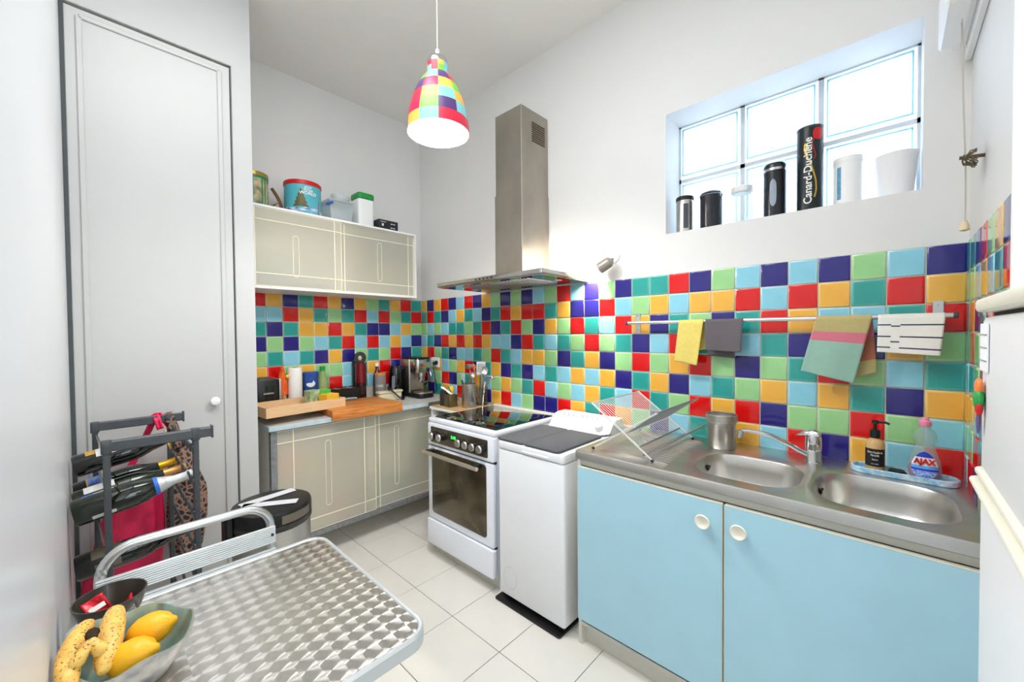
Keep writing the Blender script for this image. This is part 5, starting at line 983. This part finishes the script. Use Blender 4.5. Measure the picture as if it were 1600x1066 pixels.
utensil('green_peeler', 'green handled tool in the square bronze cup beside the yellow scissors', 'tool', (.752, -.250, CKZ + .089), (.748, -.258, CKZ + .108), paddle(.008, .045, .008), GREEN, .006)
# ================================================================= LEFT: RACK, BOTTLES, BAGS, BIN
wr_ = thing('bottle_rack', 'dark grey open metal bottle rack in front of the closet door', 'rack', (1.0, -1.94, 0))
RX = (.75, 1.25); RY = {(.75): (-2.068, -1.838), (1.25): (-2.046, -1.818)}
for x in RX:
    y0, y1 = RY[x]; zt = 1.058 if x < 1 else 1.068
    part('top_bar', M().box(x - .014, x + .014, y0 - .012, y1 + .048, zt - .034, zt, .003), GREYMET, wr_)
    part('hook_end', M().box(x - .014, x + .014, y1 + .046, y1 + .052, zt - .040, zt + .006, .001), GREYMET, wr_)
    for y in (y0, y1): part('post', M().rbox(x - .012, x + .012, y - .009, y + .009, 0, zt - .034, .004, 'Z', 0), GREYMET, wr_); part('collar', M().rbox(x - .0155, x + .0155, y - .013, y + .013, zt - .040, zt + .002, .006, 'Z', .002), GREYMET, wr_)
lev = (1.0, .880, .765, .645, .535, .42, .30, .18)
for z in lev:
    part('cross_rod', M().tube([(.75, -2.064, z + .008), (1.25, -2.042, z - .002)], .0042, 8), STEEL, wr_)
    pts = []
    for k in range(9):
        x = .76 + .06 * k; pts += [(x, -1.830, z + .012), (x + .02, -1.826, z - .022), (x + .04, -1.830, z + .012)]
    part('wave_rod', M().tube(pts, .0035, 6), GREYMET, wr_)
    part('side_rod', M().tube([(1.25, -2.04, z), (1.25, -1.82, z)], .003, 6), GREYMET, wr_) if z < .5 else None
def bottle(label, X, z0, z1, r, mt, foil, extras, yb=-2.124, L=.315):
    d = Vector((.0, L, z1 - z0)).normalized(); p = Vector((X, yb, z0)); q = d.to_track_quat('Z', 'Y').to_matrix().to_4x4(); q.translation = p
    o = thing('wine_bottle', label, 'bottle', tuple(p))
    prof = [(0, .008), (r * .5, .002), (r * .9, 0), (r, .008), (r, .15), (r * .93, .175), (r * .62, .215), (.019, .245), (.0145, .262), (.0135, .30), (.0155, .302), (.0155, .312), (0, .313)]
    part('glass', M().lathe(prof, mtx=q, n=32), mt, o)
    if foil: part('foil', M().lathe([(.0300, .214), (.0210, .2445), (.0164, .262), (.0156, .296), (.0180, .300), (.0184, .313), (.012, .318), (0, .319)] if foil[1] == 2 else [(.0205, .2455), (.0158, .262), (.0150, .296), (.0175, .300), (.0178, .313), (.012, .318), (0, .319)] if foil[1] else [(.0150, .275), (.0148, .296), (.0165, .300), (.0165, .314), (0, .315)], mtx=q, n=24), foil[0], o)
    for nm, h0, h1, a0_, a1_, mt2 in extras:
        m = M(); m.grid(lambda u, v: q @ Vector(((r + .0006) * math.cos(a0_ + (a1_ - a0_) * u), (r + .0006) * math.sin(a0_ + (a1_ - a0_) * u), h0 + (h1 - h0) * v)), 14, 2); part(nm, m, mt2, o)
    return o, q
# angle reference: find the angle whose normal points to the camera
def camang(q):
    v = q.to_3x3().inverted() @ (CAM - q.translation); return math.atan2(v.y, v.x)
q0 = Vector((0, .315, .05)).normalized().to_track_quat('Z', 'Y').to_matrix().to_4x4(); q0.translation = Vector((1.0, -2.12, .8)); A0 = camang(q0)
LGOLD = mat('label_gold', (214, 164, 70), .4, .3, noise=.08); LWT = mat('wine_label_white', (226, 228, 224), .5, noise=.12, nscale=40); LBLUE = mat('wine_label_blue', (70, 96, 170), .5, rgb2=(130, 160, 214), nscale=40)
up_ = q0.to_3x3().inverted() @ Vector((0, 0, 1)); U0 = math.atan2(up_.y, up_.x); dirn = 1 if math.sin(U0 - A0) > 0 else -1
def rng(a, b): return (A0 + dirn * a, A0 + dirn * b)
o, q = bottle('dark wine bottle lying alone on the top level of the rack, white and gold label', .95, .936, .995, .040, GLASSD, (BLACK, 0), [('label', .062, .118, *rng(.25, 1.9), LWT), ('gold_label', .036, .061, *rng(.6, 1.9), LGOLD), ('neck_ring', .262, .267, *rng(-3.1, 3.1), LGOLD)])
bottle('dark bottle with blue label and golden neck foil, at the back of the second level', .83, .803, .868, .043, GLASSD, (mat('gold_foil', (214, 160, 40), .3, .8, noise=.15), 1), [('label', .040, .105, *rng(.1, 1.9), LBLUE), ('gold_label', .036, .040, *rng(.1, 1.9), LGOLD)])
bottle('green champagne bottle with copper foil between the blue and silver necked ones', .99, .812, .872, .043, GLASSG, (mat('copper_foil', (206, 150, 90), .35, .7, noise=.1), 1), [('label', .03, .11, *rng(.5, 1.9), LWT)])
bottle('green champagne bottle with silver neck foil and blue band, nearest on second level', 1.14, .822, .878, .045, GLASSG, (mat('silver_foil', (226, 228, 226), .4, .5, noise=.08, bump=.5, bscale=90), 2), [('label', .028, .105, *rng(1.25, 2.2), LWT), ('barcode_label', .040, .098, *rng(-.95, -.62), LWT), ('blue_seal', .028, .055, *rng(1.15, 1.5), mat('seal_blue', (70, 110, 200), .5, noise=.05))])
o, q = bottle('dark wine bottle on the lowest visible level of the rack, behind the chair back', 1.10, .622, .652, .043, GLASSD, None, [('label', .04, .115, *rng(.3, 1.5), mat('label_taupe', (120, 112, 96), .5, noise=.1)), ('green_strip', .05, .11, *rng(1.5, 1.75), mat('label_green', (120, 170, 80), .5, noise=.05)), ('barcode_label', .045, .11, *rng(-.7, -.1), mat('label_grey_brown', (130, 122, 112), .5, noise=.2, nscale=80, stretch=(1, 20, 1)))])
bl_o = [x for x in bpy.data.objects if x.name.startswith('wine_bottle') and abs(x.location.x - 1.14) < .01][0]
qd = Vector((0, .315, .056)).normalized().to_track_quat('Z', 'Y').to_matrix().to_4x4(); qd.translation = Vector((1.14, -2.124, .822)); m = M(); m.lathe([(.0326, .203), (.0332, .2035), (.0304, .2155), (.0298, .2155)], mtx=qd, n=28); part('blue_band', m, mat('band_blue', (60, 120, 220), .5, noise=.05), bl_o)
# bags
def softbag(name, label, cat, X, rows, th, mt, straps, seed=1, smt=None):
    rnd = random.Random(seed); ph = rnd.uniform(0, 6); zs = [r[0] for r in rows]; cy = (rows[0][1] + rows[0][2]) / 2
    t = thing(name, label, cat, (X, cy, min(zs))); m = M(); n = 44
    def P(u, v):
        k = v * (len(rows) - 1); i = min(len(rows) - 2, int(k)); f = k - i; z = rows[i][0] + (rows[i + 1][0] - rows[i][0]) * f; y0 = rows[i][1] + (rows[i + 1][1] - rows[i][1]) * f; y1 = rows[i][2] + (rows[i + 1][2] - rows[i][2]) * f
        a = 2 * PI * u; d = th * math.sin(PI * min(1, .12 + v * .86)) ** .5
        return (X + d * math.cos(a) * (1 + .25 * math.sin(4 * a + ph + 6 * v) + .12 * math.sin(9 * a - 7 * v)), (y0 + y1) / 2 + (y1 - y0) / 2 * math.sin(a) * (1 + .03 * math.sin(12 * v + ph)), z + .008 * math.sin(3 * a + ph))
    m.grid(P, n, 26, True)
    bmesh.ops.holes_fill(m.bm, edges=[e for e in m.bm.edges if e.is_boundary], sides=0)
    part('bag_body', m, mt, t, ang=1.6)
    for pts, r in straps: 
        mm = M(); up2 = Vector((0, r, 0))
        pp2 = [Vector(p) for p in pts]
        def Q(u, v):
            k = u * (len(pp2) - 1); i = min(len(pp2) - 2, int(k)); f = k - i; c = pp2[i].lerp(pp2[i + 1], f); dd = (pp2[i + 1] - pp2[i]).normalized(); s_ = Vector((1, 0, 0)).cross(dd).normalized() if abs(dd.x) < .9 else Vector((0, 1, 0)); return c + s_ * (v - .5) * 2 * r + Vector((.004 * math.sin(v * 9), 0, 0))
        mm.grid(Q, 22, 5); so = part('strap', mm, smt or mt, t, ang=1.6); md = so.modifiers.new('s', 'SOLIDIFY'); md.thickness = .004
    return t
PINK = mat('raspberry_nylon', (226, 36, 88), .38, noise=.25, nscale=9, bump=1.0, bscale=9)
softbag('shopping_bag', 'raspberry pink nylon bag hanging behind the bottles on the rack', 'bag', .682, [(.34, -2.115, -1.875), (.40, -2.12, -1.862), (.50, -2.085, -1.858), (.60, -2.06, -1.856), (.70, -2.045, -1.856), (.77, -2.02, -1.862)], .036, PINK,
        [([(.70, -1.995, .775), (.715, -1.94, .90), (.73, -1.895, 1.02), (.75, -1.885, 1.064), (.772, -1.880, 1.045), (.775, -1.87, 1.0)], .012), ([(.735, -1.90, 1.04), (.752, -1.875, 1.064), (.760, -1.85, 1.03), (.745, -1.825, .98)], .012)], 4)
LEO = bpy.data.materials.new('leopard_fabric'); LEO.use_nodes = True; nt = LEO.node_tree; b = nt.nodes['Principled BSDF']; b.inputs['Roughness'].default_value = .75
tcn = nt.nodes.new('ShaderNodeTexCoord'); vr = nt.nodes.new('ShaderNodeTexVoronoi'); vr.feature = 'DISTANCE_TO_EDGE'; vr.inputs['Scale'].default_value = 42; cr = nt.nodes.new('ShaderNodeValToRGB'); cr.color_ramp.interpolation = 'CONSTANT'
cr.color_ramp.elements[0].color = lin((140, 108, 92)); cr.color_ramp.elements[1].color = lin((34, 30, 34)); cr.color_ramp.elements[1].position = .14
nt.links.new(tcn.outputs['Object'], vr.inputs['Vector']); nt.links.new(vr.outputs[0], cr.inputs[0]); nt.links.new(cr.outputs[0], b.inputs['Base Color'])
softbag('patterned_bag', 'brown leopard print folding bag hanging from the right end of the rack', 'bag', .690, [(.36, -1.81, -1.76), (.42, -1.845, -1.715), (.55, -1.85, -1.70), (.68, -1.845, -1.70), (.78, -1.84, -1.73), (.86, -1.835, -1.76), (.91, -1.825, -1.785)], .034, LEO,
        [([(.700, -1.80, .90), (.715, -1.815, .98), (.73, -1.835, 1.04), (.748, -1.845, 1.066), (.768, -1.838, 1.04), (.772, -1.82, .97), (.77, -1.80, .90)], .017)], 9)
o = part('paper_bag', M().grid(lambda u, v: (.72 + .012 * math.cos(2 * PI * u), -1.94 + (.055 + .01 * v) * math.sin(2 * PI * u), .765 + .055 * v + .01 * math.sin(9 * u) * v), 24, 5, True), mat('kraft', (200, 160, 120), .8, noise=.1)); tagt(o, 'crumpled brown paper bag top behind the bottles on the rack', 'paper bag')
# bin
bn = thing('pedal_bin', 'steel pedal bin with black lid crossed by white tape strips', 'bin', (1.145, -1.545, 0)); c = (1.145, -1.545)
part('body', M().lathe([(0, .02), (.145, .02), (.147, .024), (.147, .630), (0, .630)], (*c, 0), 44), STEEL, bn); part('base_ring', M().lathe([(0, 0), (.150, 0), (.150, .022), (.146, .026)], (*c, 0), 44), BLACK, bn)
part('lid', M().lathe([(.149, .626), (.152, .630), (.152, .672), (.148, .682), (.138, .685), (0, .687)], (*c, 0), 44), BLACK, bn)
part('bin_liner', M().lathe([(.1485, .602), (.153, .610), (.152, .627), (.148, .628)], (*c, 0), 30), mat('liner_grey', (60, 58, 56), .5, noise=.3, nscale=40), bn)
part('lid_edge_badge', M().grid(lambda u, v: (c[0] + .1526 * math.cos(-.05 + .9 * u), c[1] + .1526 * math.sin(-.05 + .9 * u), (.634 + .034 * v)), 10, 2), mat('badge_taupe', (124, 112, 100), .35, .5, noise=.05), bn)
hg_ = M(); hg_.box(c[0] - .04, c[0] + .03, -1.722, -1.690, .53, .680, .008); part('hinge', hg_, BLACK, bn); part('pedal', M().box(c[0] + .13, c[0] + .18, c[1] - .03, c[1] + .03, .01, .022, .003), BLACK, bn)
TAPE = mat('white_tape', (206, 208, 214), .5, noise=.05)
for p0, p1 in (((1.105, -1.655), (1.075, -1.435)), ((1.115, -1.650), (1.225, -1.470))):
    d = Vector((p1[0] - p0[0], p1[1] - p0[1], 0)); s_ = Vector((-d.y, d.x, 0)).normalized() * .024
    def zl(x, y): return .6872
    m = M(); m.grid(lambda u, v: (lambda x, y: (x, y, zl(x, y) + .0012))(p0[0] + d.x * u + s_.x * (v - .5) * 2, p0[1] + d.y * u + s_.y * (v - .5) * 2), 16, 4); part('tape_strip', m, TAPE, bn)
# ================================================================= TABLE AND CHAIR
TX0, TX1, TY0, TY1, TZT = 1.720, 2.345, -2.130, -1.558, .745
tb = thing('bistro_table', 'square bistro table with swirled steel top against the left wall', 'table', (2.03, -1.845, 0))
part('top_sheet', M().rbox(TX0 + .012, TX1 - .012, TY0 + .010, TY1 - .012, TZT - .002, TZT, .045, 'Z', 0, 8), SWIRL, tb)
t = bmesh.new(); prev = None; first = None
for ins, z in ((.012, TZT - .0005), (.010, TZT + .0025), (.004, TZT + .003), (0, TZT - .002), (0, TZT - .030), (.004, TZT - .033), (.012, TZT - .033), (.012, TZT - .004)):
    ring = [t.verts.new((p[0], p[1], z)) for p in rrect(TX0 + ins, TX1 - ins, TY0 + ins, TY1 - ins, .055 - ins * .9, 8)]
    if prev:
        for i in range(len(ring)): t.faces.new((prev[i], prev[(i + 1) % len(ring)], ring[(i + 1) % len(ring)], ring[i]))
    prev = ring
bmesh.ops.recalc_face_normals(t, faces=t.faces[:]); m = M(); m._add(t); part('rim', m, mat('rim_aluminium', (222, 226, 228), .35, .6, noise=.03), tb)
part('under_board', M().rbox(TX0 + .013, TX1 - .013, TY0 + .013, TY1 - .013, TZT - .022, TZT - .003, .04, 'Z'), BLACK, tb)
part('column', M().cyl((2.10, -1.845, .03), (2.10, -1.845, TZT - .022), .025), ALU, tb)
for k in range(4): a = PI / 4 + k * PI / 2; part('foot', M().tube([(2.10, -1.845, .06), (2.10 + .10 * math.cos(a), -1.845 + .10 * math.sin(a), .05), (2.10 + .27 * math.cos(a), -1.845 + .27 * math.sin(a), .015)], .016, 10), ALU, tb)
ch = thing('bistro_chair', 'aluminium bistro chair with ribbed slat back pushed under the table', 'chair', (1.76, -1.88, 0))
cxb, ya, yb, zt, rc = 1.600, -2.070, -1.676, .848, .075
pts = [(cxb + .03, ya, .46), (cxb + .01, ya, .58), (cxb, ya, .72)]
for i in range(9): a = PI - i / 8 * PI / 2; pts.append((cxb, ya + rc + rc * math.cos(a), zt - rc + rc * math.sin(a)))
for i in range(9): a = PI / 2 - i / 8 * PI / 2; pts.append((cxb, yb - rc + rc * math.cos(a), zt - rc + rc * math.sin(a)))
pts += [(cxb, yb, .72), (cxb + .01, yb, .58), (cxb + .03, yb, .46)]
part('back_frame', M().tube(pts, .0125, 14), ALU, ch)
RIBAL = mat('slat_aluminium', (224, 226, 226), .35, .7, noise=.03)
for z0, z1 in ((.722, .779), (.650, .706), (.576, .632)):
    m = M(); xx = cxb + .012
    m.rbox(xx, xx + .004, ya - .010, yb + .010, z0, z1, .004, 'X', .001)
    for k in range(9): z = z0 + .004 + k * (z1 - z0 - .008) / 8; m.cyl((xx + .0042, ya - .008, z), (xx + .0042, yb + .008, z), .0021, None, 6)
    sl_ = part('back_slat', m, RIBAL, ch)
    for y in (ya, yb): part('rivet', M().cyl((xx + .004, y, (z0 + z1) / 2), (xx + .0078, y, (z0 + z1) / 2), .0045, None, 10), GREYMET, sl_)
for k in range(7): x = 1.650 + k * .048; part('seat_slat', M().rbox(x, x + .040, -2.06, -1.70, .448, .454, .004, 'Z', .001), RIBAL, ch)
part('seat_frame', M().tube([(1.635, -2.07, .44), (1.98, -2.07, .44), (2.0, -2.04, .44), (2.0, -1.71, .44), (1.98, -1.68, .44), (1.635, -1.68, .44)], .011, 10), ALU, ch)
for x, y in ((1.97, -2.07), (1.97, -1.68)): part('leg', M().tube([(x, y, .44), (x + .03, y, .0)], .0115, 12), ALU, ch)
for y in (-2.07, -1.68): part('leg', M().tube([(1.635, y, .46), (1.585, y, .0)], .0115, 12), ALU, ch)
# bowls and fruit
DBR = mat('dark_stoneware', (60, 54, 46), .3, noise=.3, nscale=14, coat=.2)
o = part('small_bowl', M().lathe([(0, 0), (.030, 0), (.038, .004), (.054, .040), (.062, .068), (.0625, .072), (.060, .072), (.052, .045), (.036, .012), (0, .008)], (1.800, -2.055, TZT + .0006), 40), DBR); tagt(o, 'small dark brown ceramic bowl with a red sweet wrapper inside', 'bowl')
sw = thing('sweet_wrapper', 'shiny red sweet wrapper sticking out of the dark bowl', 'wrapper', (1.815, -2.085, TZT + .05)); RF = mat('red_foil', (220, 34, 50), .25, .3, noise=.3, nscale=60, bump=.4, bscale=120)
q = Matrix.Translation((1.822, -2.078, TZT + .068)) @ Matrix.Rotation(face_cam((1.82, -2.08)) , 4, 'Z') @ Matrix.Rotation(-.6, 4, 'Y') @ Matrix.Rotation(.35, 4, 'X'); m = M(); m.grid(lambda u, v: q @ Vector((.004 * math.sin(6 * u + 3 * v), (u - .5) * .036, (v - .5) * .040)), 10, 10); o = part('foil', m, RF, sw); md = o.modifiers.new('s', 'SOLIDIFY'); md.thickness = .003
m = M(); m.grid(lambda u, v: q @ Vector((.006, (u - .5) * .026, (v - .5) * .010 - .004)), 6, 3); part('white_print', m, LWH, sw)
o = part('sweet_wrapper', M().grid(lambda u, v: (1.80 + (u - .5) * .05, -2.045 + .018 + (v - .5) * .012, TZT + .030 + .02 * v + .004 * math.sin(9 * u)), 8, 4), RF); md = o.modifiers.new('s', 'SOLIDIFY'); md.thickness = .003; tagt(o, 'flat red wrapper lying deep inside the dark bowl', 'wrapper')
fcx, fcy = 2.015, -2.032
OUT = mat('bowl_outside', (214, 206, 190), .35, rgb2=(150, 150, 160), nscale=28); INN = mat('bowl_inside_teal', (84, 122, 122), .3, rgb2=(146, 152, 126), nscale=18, stretch=(1, 1, .3))
t = bmesh.new(); rings = []
for (s_, z, inner) in ((.0, .0, 0), (.45, .0, 0), (.62, .006, 0), (.86, .040, 0), (1.0, .068, 0), (1.0, .072, 0), (.965, .072, 1), (.83, .042, 1), (.58, .012, 1), (.0, .008, 1)):
    if s_ == 0: rings.append([t.verts.new((fcx, fcy, TZT + .0006 + z))]); continue
    ring = []
    for i in range(48):
        a = 2 * PI * i / 48; rx, ry = .112, .094; k = 1 + .05 * math.cos(2 * (a - .9)); wv = .006 * math.sin(5 * a + 1) * (z / .07) ** 2 if s_ > .8 else 0
        ring.append(t.verts.new((fcx + rx * s_ * k * math.cos(a), fcy + ry * s_ * k * math.sin(a), TZT + .0006 + z + wv + (.010 * math.cos(a - .9) ** 2 * (z / .07) ** 2))))
    rings.append(ring)
for idx, (A, B) in enumerate(zip(rings, rings[1:])):
    for i in range(48):
        j = (i + 1) % 48
        f = t.faces.new((A[0], B[j], B[i])) if len(A) == 1 else (t.faces.new((A[i], A[j], B[0])) if len(B) == 1 else t.faces.new((A[i], A[j], B[j], B[i])))
        f.material_index = 1 if idx >= 5 else 0
bmesh.ops.recalc_face_normals(t, faces=t.faces[:]); me = bpy.data.meshes.new('fruit_bowl'); t.to_mesh(me); t.free(); o = finish('fruit_bowl', me, [OUT, INN], None, ang=1.2); tagt(o, 'wavy handmade ceramic fruit bowl, teal inside and pale outside', 'bowl')
BAN = mat('ripe_banana', (240, 200, 104), .42, rgb2=(222, 172, 84), nscale=48); nt = BAN.node_tree; bs_ = nt.nodes['Principled BSDF']; n3 = nt.nodes.new('ShaderNodeTexNoise'); n3.inputs['Scale'].default_value = 260; n3.inputs['Detail'].default_value = 1; mr = nt.nodes.new('ShaderNodeMapRange'); mr.inputs[1].default_value = .62; mr.inputs[2].default_value = .68; m3 = nt.nodes.new('ShaderNodeMix'); m3.data_type = 'RGBA'; m3.inputs[7].default_value = lin((120, 74, 36)); tc4 = [n for n in nt.nodes if n.type == 'TEX_COORD'][0]
nt.links.new(tc4.outputs['Object'], n3.inputs[0]); nt.links.new(n3.outputs[0], mr.inputs[0]); nt.links.new(mr.outputs[0], m3.inputs[0]); nt.links.new(bs_.inputs['Base Color'].links[0].from_socket, m3.inputs[6]); nt.links.new(m3.outputs[2], bs_.inputs['Base Color'])
STM = mat('banana_stem', (84, 66, 44), .8, noise=.3)
for lab_, pts, rr in (('spotted banana nearest the left wall in the fruit bowl', [(1.928, -2.086, .830), (1.945, -2.092, .838), (1.985, -2.103, .842), (2.03, -2.112, .838), (2.075, -2.114, .826), (2.100, -2.108, .816)], [.006, .013, .017, .0185, .016, .006]),
                      ('spotted banana beside the lemons in the fruit bowl', [(1.925, -2.050, .836), (1.945, -2.052, .844), (1.985, -2.056, .846), (2.03, -2.062, .840), (2.068, -2.068, .828), (2.092, -2.072, .818)], [.007, .015, .019, .020, .017, .006])):
    b = thing('banana', lab_, 'banana', pts[2])
    # smooth the path
    P = [Vector(p) for p in pts]; out = []; ro = []
    for i in range(len(P) - 1):
        for k in range(4):
            f = k / 4; p0, p1, p2, p3 = P[max(i - 1, 0)], P[i], P[i + 1], P[min(i + 2, len(P) - 1)]
            out.append(.5 * ((2 * p1) + (p2 - p0) * f + (2 * p0 - 5 * p1 + 4 * p2 - p3) * f * f + (3 * p1 - p0 - 3 * p2 + p3) * f ** 3)); ro.append(rr[i] + (rr[i + 1] - rr[i]) * f)
    nk = Vector((2.050, -2.085, .862)); out.append(P[-1]); ro.append(rr[-1]); mb_ = M(); mb_.tube(out, .02, 16, rr=ro); mb_.tube([P[-2] + Vector((-.012, 0, .002)), P[-2].lerp(nk, .45) + Vector((.006, 0, .004)), P[-2].lerp(nk, .8) + Vector((.004, 0, .003)), nk], .01, 12, rr=[.013, .011, .008, .0065]); part('peel', mb_, BAN, b, ang=1.2)
    part('stem', M().tube([nk, nk + Vector((-.010, 0, .003)), nk + Vector((-.018, .002, .004))], .007, 8, rr=[.0075, .009, .010]), STM, b)
LEM = mat('lemon_skin', (246, 182, 28), .4, noise=.08, nscale=30, bump=.2, bscale=260)
for lab_, p, ang_ in (('lemon further back in the fruit bowl, tip pointing right', (2.020, -2.004, .822), 1.15), ('lemon nearest the front rim of the fruit bowl', (2.072, -2.034, .814), 1.0)):
    q = Matrix.Translation(p) @ Matrix.Rotation(ang_, 4, 'Z') @ Matrix.Rotation(PI / 2 - .25, 4, 'Y')
    b = thing('lemon', lab_, 'lemon', p); part('fruit', M().lathe([(0, -.040), (.008, -.038), (.020, -.030), (.028, -.016), (.030, 0), (.028, .015), (.020, .029), (.010, .036), (.006, .042), (0, .044)], mtx=q, n=24), LEM, b, ang=1.5); part('stem_scar', M().sphere(q @ Vector((0, 0, -.0395)), .004, (1, 1, 1), 8), mat('scar_green', (140, 130, 60), .7, noise=.1), b)
